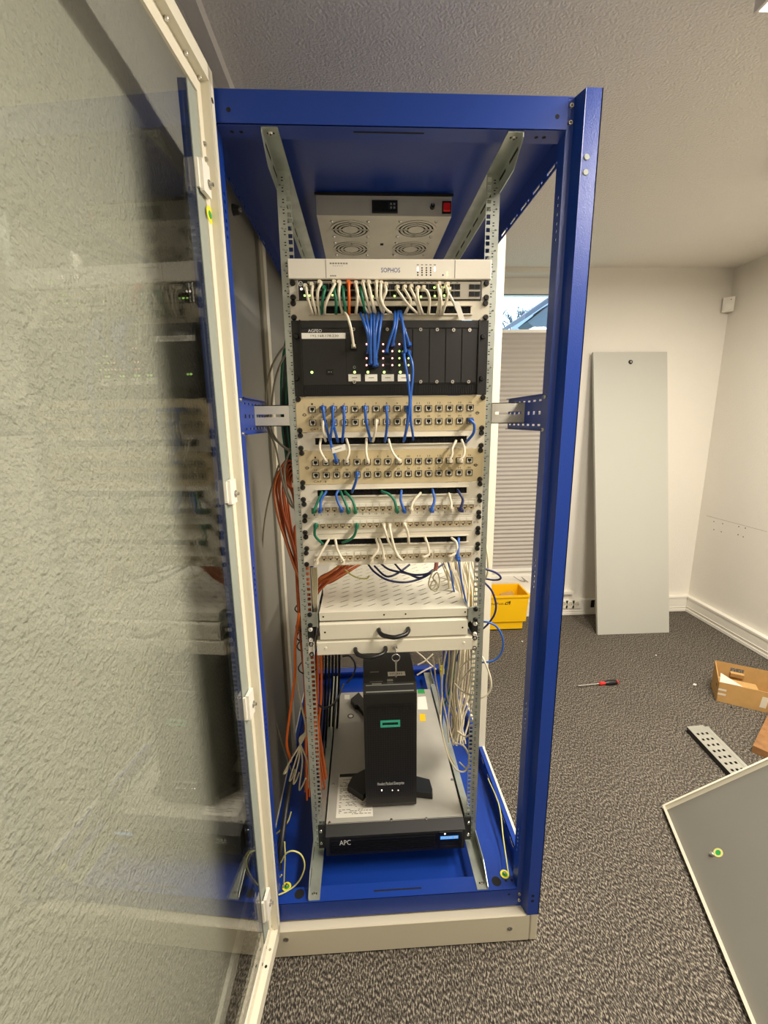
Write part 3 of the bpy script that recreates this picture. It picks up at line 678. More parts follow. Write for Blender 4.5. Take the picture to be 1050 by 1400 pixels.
for i, x in enumerate(PORTX):
    for zc in (z0+29.5, z0+13.5): piece('port', f_port, ['hole_black', 'black_plastic'], t, (x, -5.5, zc), 'port')
for i in range(2):
    for zc in (z0+29.5, z0+13.5):
        x = P(645 + i*7.5, 400, -6)[0]; b = MB(); b.box(x-6.4, x+6.4, -7, -5.5, zc-5.5, zc+5.5); b.box(x-5, x+5, -7.3, -7, zc-4, zc+4, 1); b.build('fibre_port', ['black_metal', 'hole_black'], t)
b = MB(); b.ring((P(411, 388, -5)[0], -4.4, P(411, 388, -5)[2]), (0, -1, 0), 4.2, 5.4, 0.4, 18); lg = b.build('round_logo', 'ink_white', t)
q = P(411, 388, -5); text('logo_letters', 'hp', q[0]-2.8, q[0]+2.8, q[2]-3.2, q[2]+3.2, -4.6, 'ink_white', lg)
q = P(412, 395, -5); b = MB(); b.cyl((q[0], -4.8, q[2]), (0, 1, 0), 2.6, 0.6, 10); b.build('power_light', 'led_white', t)
b = MB(); [b.box(-192+i*4.6, -189+i*4.6, -5.8, -5.5, z1-7, z1-4.4) for i in range(14)]; [b.box(x-2, x+2, -5.8, -5.5, z1-5.5, z1-4) for x in PORTX[8:]]; b.build('port_print', 'ink_black', t)
LG = [(416.5, 404), (423, 404), (454.5, 403.5), (509.5, 405), (539.5, 404.5), (575.5, 405.5), (594.5, 404.5), (607.5, 404), (599, 391.5), (594, 393), (606, 393)]
for px, py in LG:
    q = P(px, py, -7.5); b = MB(); b.box(q[0]-2.2, q[0]+2.2, -7.6, -5.5, q[2]-1.8, q[2]+1.8); b.build('link_light', 'led_green', t)
four_screws(t, 37, 37, -3)

# ------------------------------------------------------------------ brush panels
def brush_panel(u, label, px0, px1, py0, py1):
    t, z0, z1 = face_panel('brush_panel', label, 'cable panel', u, u, 0, group='brush strip cable panels')
    A, B_ = P(px0, (py0+py1)/2, -2), P(px1, (py0+py1)/2, -2); za, zb_ = z0+14, z0+31
    xa, xb = A[0], B_[0]
    b = MB(); b.box(-241, xa, -2, 0, z0, z1); b.box(xb, 241, -2, 0, z0, z1); b.box(xa, xb, -2, 0, z0, za); b.box(xa, xb, -2, 0, zb_, z1)
    b.box(xa-4, xb+4, -9, -2, zb_, zb_+2.5); b.box(xa-4, xb+4, -7, -2, za-3, za); b.build('front_plate', 'panel_offwhite', t)
    b = MB(); b.box(xa-4, xb+4, 4, 10, za-4, zb_+4)
    n = 130
    for i in range(n):
        x = xa+(xb-xa)*(i+.5)/n; b.box(x-1.2, x+1.2, -0.5-random.random()*2.5, 4, za+random.uniform(-1, 2.5), zb_+random.uniform(-2.5, 1))
    b.build('brush_strip', 'brush_black', t)['kind'] = 'stuff'
    b = MB(); b.box(xa-8, xb+8, 10, 18, zb_, zb_+10); b.build('brush_holder', 'zinc', t)
    four_screws(t, u, u); return t
brush_panel(36, 'off-white brush strip panel directly below the grey network switch', 424.9, 643.5, 420.5, 431)
brush_panel(29, 'off-white brush strip panel between the two tan 32-port patch panels', 431, 638, 598, 608.5)
brush_panel(26, 'off-white brush strip panel directly under the lower tan patch panel', 434, 638, 667.5, 675.5)
brush_panel(23, 'off-white brush strip panel above the lowest white 24-port patch panel', 438.7, 638, 734, 742.5)

# ------------------------------------------------------------------ phone system
t, z0, z1 = face_panel('phone_system', 'black four-unit phone system with blue cables and light columns', 'phone system', 35, 32, 0)
YA = -8.0
b = MB(); b.box(-241, 241, -3, 0, z0, z1); b.build('back_flange', 'black_metal', t)
b = MB(); b.box(-219, 216, YA, -3, z0+27, z1-2); b.box(-219, 216, YA-2, YA, z1-18, z1-2); b.build('front_cover', 'black_metal', t)
b = MB(); b.box(-221, -218, -13, -3, z0, z1); b.box(215, 218, -13, -3, z0, z1); b.build('side_ridge', 'black_plastic', t)
b = MB(); b.box(-219, 216, -6, -3, z0+2, z0+27); [b.box(-216+i*4.5, -213.8+i*4.5, -9, -6, z0+3, z0+25) for i in range(96)]; b.build('grille', 'black_matte', t)
b = MB(); xs = [P(px, 480, YA)[0] for px in (473, 494, 517, 540, 563.6, 586.5, 608.7, 630.7)]
for x in xs[:1]: b.box(x-0.6, x+0.6, YA-0.3, YA, z0+30, z1-20)
b.build('seam', 'hole_black', t)
for xa, xb in zip(xs[4:], xs[5:]+[P(652, 480, YA)[0]]):
    b = MB(); b.bbox(xa+0.8, xb-0.8, YA-2.2, YA, z0+29, z1-20, 0.8); bp_ = b.build('blank_plate', 'black_metal', t)
for px, py in ((483.4, 450.5), (529.5, 450.5), (553, 450.7), (575, 450.7), (597.7, 451), (620, 451.3), (642, 451.5), (484.5, 522.5), (575, 522), (597, 522), (618.5, 522), (640.5, 522)):
    q = P(px, py, YA-2); silver(t, (q[0], YA-2, q[2]))
a, c = P(421, 450, YA-.5), P(440, 454.2, YA-.5); text('lettering', 'AGFEO', a[0], c[0], c[2], a[2], YA-0.4, 'ink_white', t)
a, c = P(412, 455.2, YA-.5), P(473, 463, YA-.5); b = MB(); b.box(a[0], c[0], YA-0.3, YA, c[2], a[2]); ls = b.build('label_strip', 'label_white', t)
text('address_print', '192.168.178.230', a[0]+22, c[0]-18, c[2]+4.2, a[2]-4.2, YA-0.5, 'ink_black', ls)
for px0 in (476.2, 499, 521.6, 543.8):
    a, c = P(px0, 511.8, YA-.5), P(px0+17, 521.2, YA-.5); b = MB(); b.box(a[0], c[0], YA-0.5, YA, c[2], a[2]); lb = b.build('card_label', 'label_white', t)
    b = MB(); w_ = c[0]-a[0]; b.box(a[0]+w_*.28, c[0]-w_*.28, YA-0.7, YA-0.5, (a[2]+c[2])/2-1, (a[2]+c[2])/2+1); b.build('label_print', 'ink_grey', lb)
def led(px, py, m_, r=2.4):
    q = P(px, py, YA-1); b = MB(); b.cyl((q[0], YA-1.6, q[2]), (0, 1, 0), r, 1.6, 8); b.build('status_light', m_, t)
led(426.4, 509, 'led_green', 3.2)
for px in (484.8, 503, 525.3, 547.4): led(px, 508.8, 'led_green', 3.2)
ROWS = (470.6, 480.1, 489.8, 499.2)
def rjdark(px, py, mm_):
    q = P(px, py, YA-1); b = MB(); b.box(q[0]-8, q[0]+8, YA-0.9, YA, q[2]-7, q[2]+7); b.box(q[0]-6.5, q[0]+6.5, YA-1.1, YA-0.9, q[2]-5.5, q[2]+5.5, 1); b.build('card_port', mm_, t)
for i, (pa, pb, m_) in enumerate(((501.2, 513.8, 'led_red'), (523.8, 536.4, 'led_red'), (546, 558.6, 'led_green'))):
    for r_, py in enumerate(ROWS):
        for px in (pa, pb):
            if (i, r_, px) in ((0, 1, pa), (0, 1, pb), (1, 0, pb), (2, 0, pb)): continue
            led(px, py, m_ if r_ > 0 or i < 2 else 'led_red', 2.2)
        rjdark((pa+pb)/2, py+3, ['black_plastic', 'hole_black'])
q = P(451.4, 508.6, YA-1); b = MB(); b.bbox(q[0]-9, q[0]+9, YA-2, YA, q[2]-6, q[2]+6, 1); b.box(q[0]-4, q[0]-2, YA-2.3, YA-2, q[2]-1, q[2]+1, 1); b.box(q[0]+2, q[0]+4, YA-2.3, YA-2, q[2]-1, q[2]+1, 1); b.build('power_inlet', ['black_plastic', 'steel'], t)
q = P(483.5, 474, YA-1); b = MB(); b.box(q[0]-8, q[0]+8, YA-1, YA, q[2]-10, q[2]+8); b.build('network_port', 'hole_black', t)
q = P(484.6, 502, YA-1); b = MB(); b.ring((q[0], YA-0.2, q[2]), (0, -1, 0), 2.2, 3.4, 1, 12); b.build('reset_eye', 'gasket_grey', t)
for px in (410, 660):
    for py in (460.5, 517.5): q = P(px-(0 if px < 500 else (1 if py < 500 else 3)), py, -4); piece('cage', f_cage_screw, ['black_plastic', 'hole_black'], t, (q[0]+(-8 if px < 500 else 2), -3, q[2]), 'screw')

# ------------------------------------------------------------------ tan 32-port patch panels
def f_jack32(b):
    for q, w in (((-8.4, -6.9), (-7.6, 7.6)), ((6.9, 8.4), (-7.6, 7.6)), ((-6.9, 6.9), (6.3, 7.6)), ((-6.9, 6.9), (-7.6, -6.3))): b.box(*q, -3.2, 0, *w, 0)
    for q, w in (((-6.9, -4.8), (-6.3, 6.3)), ((4.8, 6.9), (-6.3, 6.3)), ((-4.8, 4.8), (4.6, 6.3)), ((-4.8, -2.2), (-6.3, -2.6)), ((2.2, 4.8), (-6.3, -2.6)), ((-2.2, 2.2), (-6.3, -5.2))): b.box(*q, -2.6, 0, *w, 1)
    b.box(-4.9, 4.9, -0.4, 0, -5.2, 4.7, 2)
def patch32(ut, label, jx0, jx1, jy, nums_y):
    t, z0, z1 = face_panel('patch_bay', label, 'patch panel', ut, ut-1, 0, group='tan 32-port patch panels')
    b = MB(); b.bbox(-241, 241, -2.5, 0, z0, z1, 0.8); b.build('front_plate', 'panel_tan', t)
    x0, x1 = P(jx0, jy[0], -3)[0], P(jx1, jy[0], -3)[0]
    zr = [P(jx0, jy[0], -3)[2], P(jx0, jy[1], -3)[2]]
    zr = [z0+57, z0+24.5]
    for r_ in range(2):
        for i in range(16):
            x = x0+(x1-x0)*i/15
            piece('jack32', f_jack32, ['ink_black', 'bezel_light', 'hole_black'], t, (x, -2.5, zr[r_]), 'jack')
        bod = None
        for i in range(16):
            x = x0+(x1-x0)*i/15; n = str(i+1+16*r_); w = 1.9*len(n)
            text('jack_number', n, x-w, x+w, zr[r_]+11, zr[r_]+15.5, -2.8, 'ink_black', t)
    text('category_print', 'CAT.-5', x0-7, x0+26, z0+5.5, z0+10.5, -2.8, 'ink_black', t)
    for s in (-1, 1):
        b = MB(); b.ring((s*220, -2.6, (z0+z1)/2), (0, -1, 0), 3.0, 4.2, 0.4, 12); b.box(s*220-6, s*220+6, -2.9, -2.6, (z0+z1)/2-0.6, (z0+z1)/2+0.6); b.build('earth_mark', 'ink_black', t)
    if True:
        b = MB(); b.box(-222, -217, -2.9, -2.6, z1-30, z1-16); [b.box(-221, -218, -3.0, -2.9, z1-29+i*3, z1-28+i*3) for i in range(4)]; b.build('approval_print', 'bezel_tan', t)
    four_screws(t, ut, ut-1); return x0, x1, zr
JP1 = patch32(31, 'tan 32-port patch panel right under the black phone system', 426.8, 642.9, (557.4, 575.6), 0)
JP2 = patch32(28, 'tan 32-port patch panel below the first brush panel gap, lower of the two', 431.2, 641.8, (629.6, 646.8), 0)

# ------------------------------------------------------------------ white 24-port patch panels
def f_jack24(b):
    b.box(-7.8, 7.8, -1.6, 0, 6.6, 14.0, 0)
    for q, w in (((-7.8, -6.0), (-8, 6.2)), ((6.0, 7.8), (-8, 6.2)), ((-6.0, 6.0), (4.6, 6.2)), ((-6.0, 6.0), (-8, -6.6)), ((-6.0, -2.6), (-6.6, -3)), ((2.6, 6.0), (-6.6, -3))): b.box(*q, -3.0, 0, *w, 1)
    b.box(-6.1, 6.1, -0.6, 0, -6.7, 4.7, 2); b.box(-4.6, 4.6, -1.4, -0.6, -1.5, 2.6, 3)
def patch24(u, label, px0, px1, py, mark, grp):
    t, z0, z1 = face_panel('patch_bay', label, 'patch panel', u, u, 0, group='white 24-port patch panels')
    b = MB(); b.bbox(-241, 241, -2.5, 0, z0, z1, 0.8); b.build('front_plate', 'panel_white', t)
    x0, x1 = P(px0, py, -3)[0], P(px1, py, -3)[0]; zj = z0+22.5; out = []
    p_ = (x1-x0)/(23+3*0.17)
    for i in range(24):
        x = x0+p_*(i+0.17*(i//6)); out.append(x)
        piece('jack24', f_jack24, ['label_white', 'bezel_tan', 'jack_brown', 'bezel_tan'], t, (x, -2.5, zj), 'jack')
        if grp: n = str(i % 12+1); text('jack_number', n, x-1.5*len(n), x+1.5*len(n), z0+6, z0+10.5, -2.8, 'ink_black', t)
    text('panel_mark', mark, x1+12, x1+26, zj-3, zj+3, -2.8, 'ink_grey', t)
    four_screws(t, u, u); return out, zj
K1 = patch24(25, 'white 24-port patch panel, highest of the three below the tan panels', 429.2, 644.2, 692.5, 'P 5', True)
K2 = patch24(24, 'white 24-port patch panel, middle one of three, with two green plugs', 432.2, 641.5, 716.5, 'P 6', False)
K3 = patch24(22, 'white 24-port patch panel, lowest of the three, above the slotted shelf', 434, 640.5, 761.5, 'P 7', False)

# ------------------------------------------------------------------ slotted shelf and drawers
t = thing('rack_shelf', 'cream slotted steel shelf with loops of dark cable lying on it', 'shelf', (0, 200, 775))
b = MB(); NX, NY = 10, 13; cw, cd = 40.0, 34.0
for i in range(NX):
    for j in range(NY):
        x = -200+i*cw; y = 20+j*cd
        a = (0.20, 0.30); hole = [(0.10, 0.22), (0.30, 0.22), (0.90, 0.74), (0.70, 0.74)]
        b.cell((x, y, 799), (cw, 0, 0), (0, cd, 0), hole, (0, 0, -1.5))
b.box(-206, -200, -4, 20+NY*cd, 797.5, 799); b.box(200, 206, -4, 20+NY*cd, 797.5, 799); b.box(-200, 200, -4, 20, 797.5, 799)
b.box(-206, 209, -6, -4, 775, 799); b.box(-206, -204, -4, 20+NY*cd, 775, 798); b.box(207, 209, -4, 20+NY*cd, 775, 798); b.build('tray', 'cream_paint', t)
for s in (-1, 1): b = MB(); b.box(s*212, s*241, -3, 0, ztop(17)+1, ztop(18)-1); b.box(s*210, s*213, -10, 60, ztop(17)+1, ztop(18)-1); b.build('rack_ear', 'zinc', t)
for px, py in ((441.8, 841), (525, 838), (554.5, 837), (636, 834.5)): q = P(px, py, -6); b = MB(); b.cyl((q[0], -6.3, 787), (0, 1, 0), 2.6, 0.4, 8); b.build('hole', 'hole_black', t)
for s in (-1, 1):
    for h in (1, 3): cage(t, s*SX, hole_z(18, h), -3)
def handle(t, px0, px1, py, y, drop):
    A, B_ = Vector(P(px0, py, y)), Vector(P(px1, py, y)); B_.z = A.z
    b = MB(); mid = (A+B_)/2
    pts = [A+Vector((4, 2, 4)), A+Vector((5, -12, 3)), A+Vector((13, -25, 0)), A+Vector((30, -32, -2)), mid+Vector((0, -35, -3)), B_+Vector((-30, -32, -2)), B_+Vector((-13, -25, 0)), B_+Vector((-5, -12, 3)), B_+Vector((-4, 2, 4))]
    b.tube(pts, 6.2, 8); return b.build('handle', 'black_plastic', t)
def drawer(label, x0, x1, z0, z1, y, u, scr):
    t = thing('drawer_unit', label, 'drawer', (0, 150, z0), 'drawers under the slotted shelf')
    b = MB(); b.bbox(x0, x1, y, y+10, z0, z1-5, 1.5); b.add([(x0+1, y, z1-6), (x1-1, y, z1-6), (x1-1, y+9, z1), (x0+1, y+9, z1)], [(0, 1, 2, 3)]); b.box(x0, x1, y+9, 20, z1-2, z1); b.box(x0, x0+2, y+9, 380, z0+4, z1); b.box(x1-2, x1, y+9, 380, z0+4, z1); b.box(x0, x1, y+9, 380, z0+4, z0+6)
    b.build('drawer_body', 'cream_paint', t); b = MB(); b.box(x0+2, x1-2, 20, 380, z1-3, z1-1); b.build('slot_dark_sheet', 'black_metal', t)  # black sheet added beneath the shelf slots to stand in for their shade
    for s in (-1, 1): b = MB(); b.box(s*225, s*241, -3, 0, ztop(u-1)+1, ztop(u)-1); b.box(s*224, s*226, -10, 300, ztop(u-1)+8, ztop(u)-8); b.build('rack_ear', 'panel_white' if u == 16 else 'black_metal', t)
    for s in (-1, 1):
        for h in (1, 3): piece(scr[0], scr[1], scr[2], t, (s*SX, -3, hole_z(u, h)), 'screw')
    return t
def f_white_screw(b): b.cyl((0, 0, 0), (0, -1, 0), 6.4, 2.2, 14); b.cyl((0, -2.2, 0), (0, -1, 0), 5.2, 3, 12, r2=4); b.box(-2.4, 2.4, -5.4, -5.15, -0.6, 0.6, 1); b.box(-0.6, 0.6, -5.4, -5.15, -2.4, 2.4, 1)
d1 = drawer('cream drawer with black bow handle directly under the slotted shelf', -207, 210, 719, 770, -10, 17, ('wscrew', f_white_screw, ['white_plastic', 'ink_grey']))
d2 = drawer('cream lockable drawer with a key in it, lower of the two', -217, 224, 672, 716, -10, 16, ('rscrew', f_ring_screw, ['steel', 'black_plastic']))
for x in (-192, 195): b = MB(); b.cyl((x, -10.3, 742), (0, 1, 0), 2.8, 0.4, 8); b.build('hole', 'hole_black', d1)
for x in (-192, 200): b = MB(); b.cyl((x, -10, 694), (0, -1, 0), 4.5, 1.6, 12, r2=3.5); b.build('rivet', 'cream_paint', d2)
handle(d1, 516, 560, 862.5, -10, 6); handle(d2, 484, 529, 889, -10, 6)
q = P(539.7, 884.5, -12); b = MB(); b.cyl((q[0], -10, q[2]), (0, -1, 0), 8.5, 9, 16, r2=7); lk = b.build('lock', 'chrome', d2)
b = MB(); b.box(q[0]-1.2, q[0]+1.2, -34, -19, q[2]-9, q[2]+7); b.build('key', 'steel', lk)
b = MB(); rc = Vector((q[0]+1.5, -32, q[2]-22)); pts = [rc+Vector((math.cos(a)*11, 0, math.sin(a)*11)) for a in [k*PI/8 for k in range(17)]]; b.tube(pts, 1.3, 5, seg=1); b.build('key_ring', 'chrome', lk)
b = MB(); b.obox(rc+Vector((-2, -1, -60)), (4.5, 0, 0), (0, 1.6, 0), (0, 0, 50)); b.cyl(rc+Vector((0.2, 0, -11)), (0, -1, 0), 4.5, 1.8, 10); b.build('spare_key', 'steel', lk)

# ------------------------------------------------------------------ uninterruptible power supply
ut_, z0, z1 = face_panel('power_backup_unit', 'black and steel two-unit battery backup at the bottom of the rack', 'power supply', 2, 1, 0)
t = ut_; XW = 216
b = MB(); b.box(-XW, XW, 0, 665, 2, 87.5); b.build('case', 'case_zinc', t)
b = MB(); b.add([(-XW, 2, 88), (XW, 2, 88), (XW, -30, 72), (-XW, -30, 72), (-XW, -30, 2), (XW, -30, 2), (XW, 2, 2), (-XW, 2, 2)], [(0, 3, 2, 1), (3, 4, 5, 2), (4, 7, 6, 5), (0, 7, 4, 3), (1, 2, 5, 6)]); b.build('bezel', 'black_matte', t)
b = MB(); b.box(-204, 126, -31.5, -30, 8, 66); [b.box(-202, 122, -33.5, -31.5, 14+i*7, 17+i*7) for i in range(7)]; b.box(126, 132, -32.5, -30, 8, 68); b.build('louvre_panel', 'black_plastic', t)
for s in (-1, 1):
    b = MB(); b.box(s*218, s*241, -4, 0, 2, 87); b.build('rack_ear', 'black_metal', t)
    for u in (1, 2): silver(t, (s*SX, -4, hole_z(u, 2)))
b = MB(); b.bbox(134, 208, -33, -30, 6, 70, 1); lp = b.build('control_panel', 'black_plastic', t)
a, c = P(599, 1143, -33), P(623.5, 1147.5, -33); b = MB(); b.box(138, 194, -33.4, -33, 43, 54); ds = b.build('display', 'lcd_blue', lp)
b = MB(); [b.box(141+i*6, 145+i*6, -33.6, -33.4, 46, 51) for i in range(6)]; b.box(180, 191, -33.6, -33.4, 46, 51); b.build('display_text', 'ink_white', ds)
b = MB(); b.box(150, 154, -33.6, -33, 61, 65); b.build('power_light', 'led_white', lp)
b = MB(); b.box(142, 166, -33.4, -33, 26, 28); b.box(172, 184, -33.4, -33, 26, 28); b.box(142, 194, -33.4, -33, 12, 18); b.build('buttons', 'black_metal', lp)
a, c = P(464, 1149.2, -34), P(479.6, 1155, -34); text('lettering', 'APC', a[0], c[0], c[2], a[2], -33.9, 'ink_white', t)
ZU = 87.7
def on_top(name, px, m_, parent=t, h=0.4):
    pts = [Pz(x, y, ZU) for x, y in px]; b = MB(); n = len(pts); vs = [(x, y, ZU) for x, y, _ in pts]+[(x, y, ZU+h) for x, y, _ in pts]
    b.add(vs, [tuple(range(n, 2*n)), tuple(range(n))[::-1]]+[(k, (k+1) % n, n+(k+1) % n, n+k) for k in range(n)]); return b.build(name, m_, parent)
sh = on_top('warning_sheet', [(459, 1118.5), (510, 1116), (507, 1057), (463.5, 1058)][::1], 'paper')
sa, sb = Pz(459, 1118.5, ZU), Pz(463.5, 1058, ZU); SXW = Pz(510, 1116, ZU)[0]-sa[0]
b = MB(); ys, ye = sa[1], sb[1]; L = ye-ys
b.box(sa[0]+4, sa[0]+SXW-4, ye-0.09*L, ye-0.01*L, ZU+0.4, ZU+0.6)
rr = random.Random(5)
for i in range(26):
    yy = ys+L*(0.06+i*0.031)
    if i % 5 == 4: continue
    x = sa[0]+8
    while x < sa[0]+SXW-10:
        w = rr.uniform(4, 14)
        if rr.random() < 0.72: b.box(x, min(x+w, sa[0]+SXW-5), yy, yy+L*0.010, ZU+0.4, ZU+0.55)
        x += w+3
b.build('sheet_print', 'ink_black', sh)
on_top('small_label', [(471, 956), (478, 956), (478, 950), (471, 950)], 'label_white')
on_top('green_sticker', [(571, 948), (581, 948), (580, 942.5), (571, 942.5)], 'sticker_green')
on_top('paper_note', [(571, 970), (585, 970), (582, 952), (571, 953)], 'label_white'); on_top('tape_piece', [(574, 986), (582, 986), (581, 976), (573.5, 976)], 'crate_yellow')
q = Pz(479.5, 979, ZU); b = MB(); b.ring((q[0], q[1], ZU), (0, 0, 1), 10, 13, 1.0, 18); kr = b.build('knockout_ring', 'black_plastic', t); b = MB(); b.cyl((q[0], q[1], ZU), (0, 0, 1), 9.5, 0.4, 14); b.build('knockout', 'steel', kr)
for px, py in ((450.5, 1125), (535, 1121), (583, 1119), (618, 1066), (455.5, 1072)): q = Pz(px, py, ZU); silver(t, (q[0], q[1], ZU), (-PI/2, 0, 0))

# ------------------------------------------------------------------ tower server
TZ = 89.0; TA = thing('tower_server', 'black tower server standing on top of the steel battery backup', 'server', (-10, 270, TZ))
x0, x1, yf, yb_, zt_ = -90.0, 72.0, 44.0, 470.0, 531.0
b = MB(); b.box(x0, x1, yf+22, yb_, TZ+8, zt_); b.build('case', 'black_metal', TA)
b = MB(); b.prism([(yf+22, TZ+6), (yf+4, TZ+6), (yf, TZ+18), (yf, zt_-26), (yf+16, zt_+1), (yf+22, zt_+1)], 'x', x0-1, x1+1); bz = b.build('bezel', 'black_metal', TA)
b = MB(); b.box(x0+6, x1-6, yf-1.4, yf, TZ+44, zt_-70); b.build('grille', 'hex_grille', bz)
b = MB(); d_ = Vector((0, 16, 27)).normalized(); n_ = Vector((0, -27, 16)).normalized()
o_ = Vector((x0+8, yf, zt_-26))+n_*0.6; b.obox(o_+d_*5, (x1-x0-16, 0, 0), d_*3, n_*1.5); b.obox(o_+d_*24, (x1-x0-16, 0, 0), d_*2, n_*1.5); b.build('handle_recess', 'gasket_grey', bz)
b = MB(); b.box(x0+12, x1-12, yf-0.6, yf, zt_-66, zt_-62); [b.box(x0+14+i*11, x0+20+i*11, yf-2.2, yf, zt_-92+(i % 2)*6, zt_-72) for i in range(13)]; b.build('upper_vents', 'black_plastic', bz)
a, c = P(520, 985.5, yf-2), P(547, 993, yf-2); b = MB(); X0, X1, Z0, Z1 = a[0], c[0], c[2], a[2]
for q_ in ((X0, X1, Z0, Z0+6), (X0, X1, Z1-6, Z1), (X0, X0+6, Z0+6, Z1-6), (X1-6, X1, Z0+6, Z1-6)): b.box(q_[0], q_[1], yf-4, yf-1, q_[2], q_[3])
b.build('badge', 'teal', bz)
a, c = P(516, 1069.8, yf-2), P(552.5, 1073.4, yf-2); text('lettering', 'Hewlett Packard Enterprise', a[0], c[0], c[2], a[2], yf-2.2, 'ink_white', bz)
for px in (522, 536.5, 544.5): q = P(px, 1080.5, yf-2); b = MB(); b.cyl((q[0], yf-2.4, q[2]), (0, 1, 0), 2 if px < 525 else 1.2, 1, 8); b.build('status_light', 'led_white', bz)
b = MB(); b.prism([(yf+26, TZ+10), (yf+10, TZ+10), (yf+4, TZ+30), (yf+26, TZ+30)], 'x', x0+10, x1-6); b.build('lower_lip', 'black_plastic', bz)
def foot(pts, name='stabiliser_foot'):
    b = MB(); n = len(pts); vs = [(x, y, TZ) for x, y in pts]+[(x*0.985+(-9)*0.015, y, TZ+22) for x, y in pts]
    b.add(vs, [tuple(range(n, 2*n)), tuple(range(n))[::-1]]+[(k, (k+1) % n, n+(k+1) % n, n+k) for k in range(n)]); return b.build(name, 'black_plastic', TA)
def pzz(px, py): q = Pz(px, py, TZ+16); return (q[0], q[1])
foot([pzz(474.5, 1076), pzz(496, 1090), (x0+4, 96), (x0+4, 190), pzz(482, 1062)]); foot([(x1-4, 80), pzz(591.5, 1087), pzz(592, 1081), pzz(588, 1067.5), (x1-4, 150)])
foot([pzz(479, 957), pzz(485, 965), pzz(489, 965.5), (x0+4, 470), (x0+4, 560), pzz(490, 948)])
b = MB(); b.box(x0+22, x0+50, 118, 123, zt_+0.1, zt_+0.5); b.box(x0+20, x0+60, 64, 69, zt_+0.1, zt_+0.5); b.box(x0+26, x0+56, 54, 60, zt_+0.1, zt_+0.5); b.box(x0+74, x0+92, 58, 78, zt_+0.1, zt_+0.5); b.build('top_print', 'ink_grey', TA)['kind'] = 'stuff'
a, c = Pz(530.5, 924.5, zt_), Pz(553.5, 918.5, zt_); b = MB(); b.box(a[0], c[0], a[1], c[1]+2, zt_+0.1, zt_+0.7); tl = b.build('handwritten_label', 'label_white', TA)
b = MB(); [b.box(a[0]+6+i*6, a[0]+9+i*6, a[1]+6, c[1]-5, zt_+0.7, zt_+0.9) for i in range(7)]; b.build('label_print', 'ink_grey', tl)

# ------------------------------------------------------------------ cables
def wire(name, label, cat, pts, r, m, group=None, n=6, seg=5, plug=None, flag=None, plug_m=None):
    """pts: (px, py, y) picture points at their real depth, or ('w', x, y, z) rack millimetres"""
    q = [Vector(p[1:]) if p[0] == 'w' else Vector(P(*p)) for p in pts]
    b = MB(); b.tube(q, r, n, 0, seg); o = b.build(name, m, None, q[0]); tag(o, label, cat, group)
    if plug:
        c = Vector(P(*plug)); b = MB()
        b.box(c.x-5.8, c.x+5.8, -14, 2, c.z-4.2, c.z+4.2); b.add([(c.x-5.6, -14, c.z-4.6), (c.x+5.6, -14, c.z-4.6), (c.x+5.6, -14, c.z+4.6), (c.x-5.6, -14, c.z+4.6), (c.x-3.4, -31, c.z-3.6), (c.x+3.4, -31, c.z-3.6), (c.x+3.4, -31, c.z+2.8), (c.x-3.4, -31, c.z+2.8)], [(0, 1, 5, 4), (1, 2, 6, 5), (2, 3, 7, 6), (3, 0, 4, 7), (7, 6, 5, 4)])
        b.box(c.x-2.4, c.x+2.4, -22, -6, c.z+4.2, c.z+6.0)
        b.build('plug', plug_m or m, o)
    return o
def patch(col, pts, label, r=3.5, plug_end=0, ybase=-4, flip=False, group='patch cables', bulge=46, plug=True):
    """pts in the picture from the jack to where the cable dives into the brushes"""
    m = 'wire_'+col; L = len(pts); q = []
    for i, (x, y) in enumerate(pts):
        t = i/(L-1)
        if i == 0: q += [(x, y, -29), (x, y, -37)]
        elif i == L-1: q += [(x, y, -17), (x, y-0.6, 14)]
        else: q.append((x, y, -bulge*(1-0.35*t)))
    if L == 2: q.insert(2, ((pts[0][0]+pts[1][0])/2, pts[0][1]*0.6+pts[1][1]*0.4, -bulge))
    return wire('patch_cable', label, 'cable', q, r, m, group, plug=(pts[0][0], pts[0][1], -4) if plug else None)
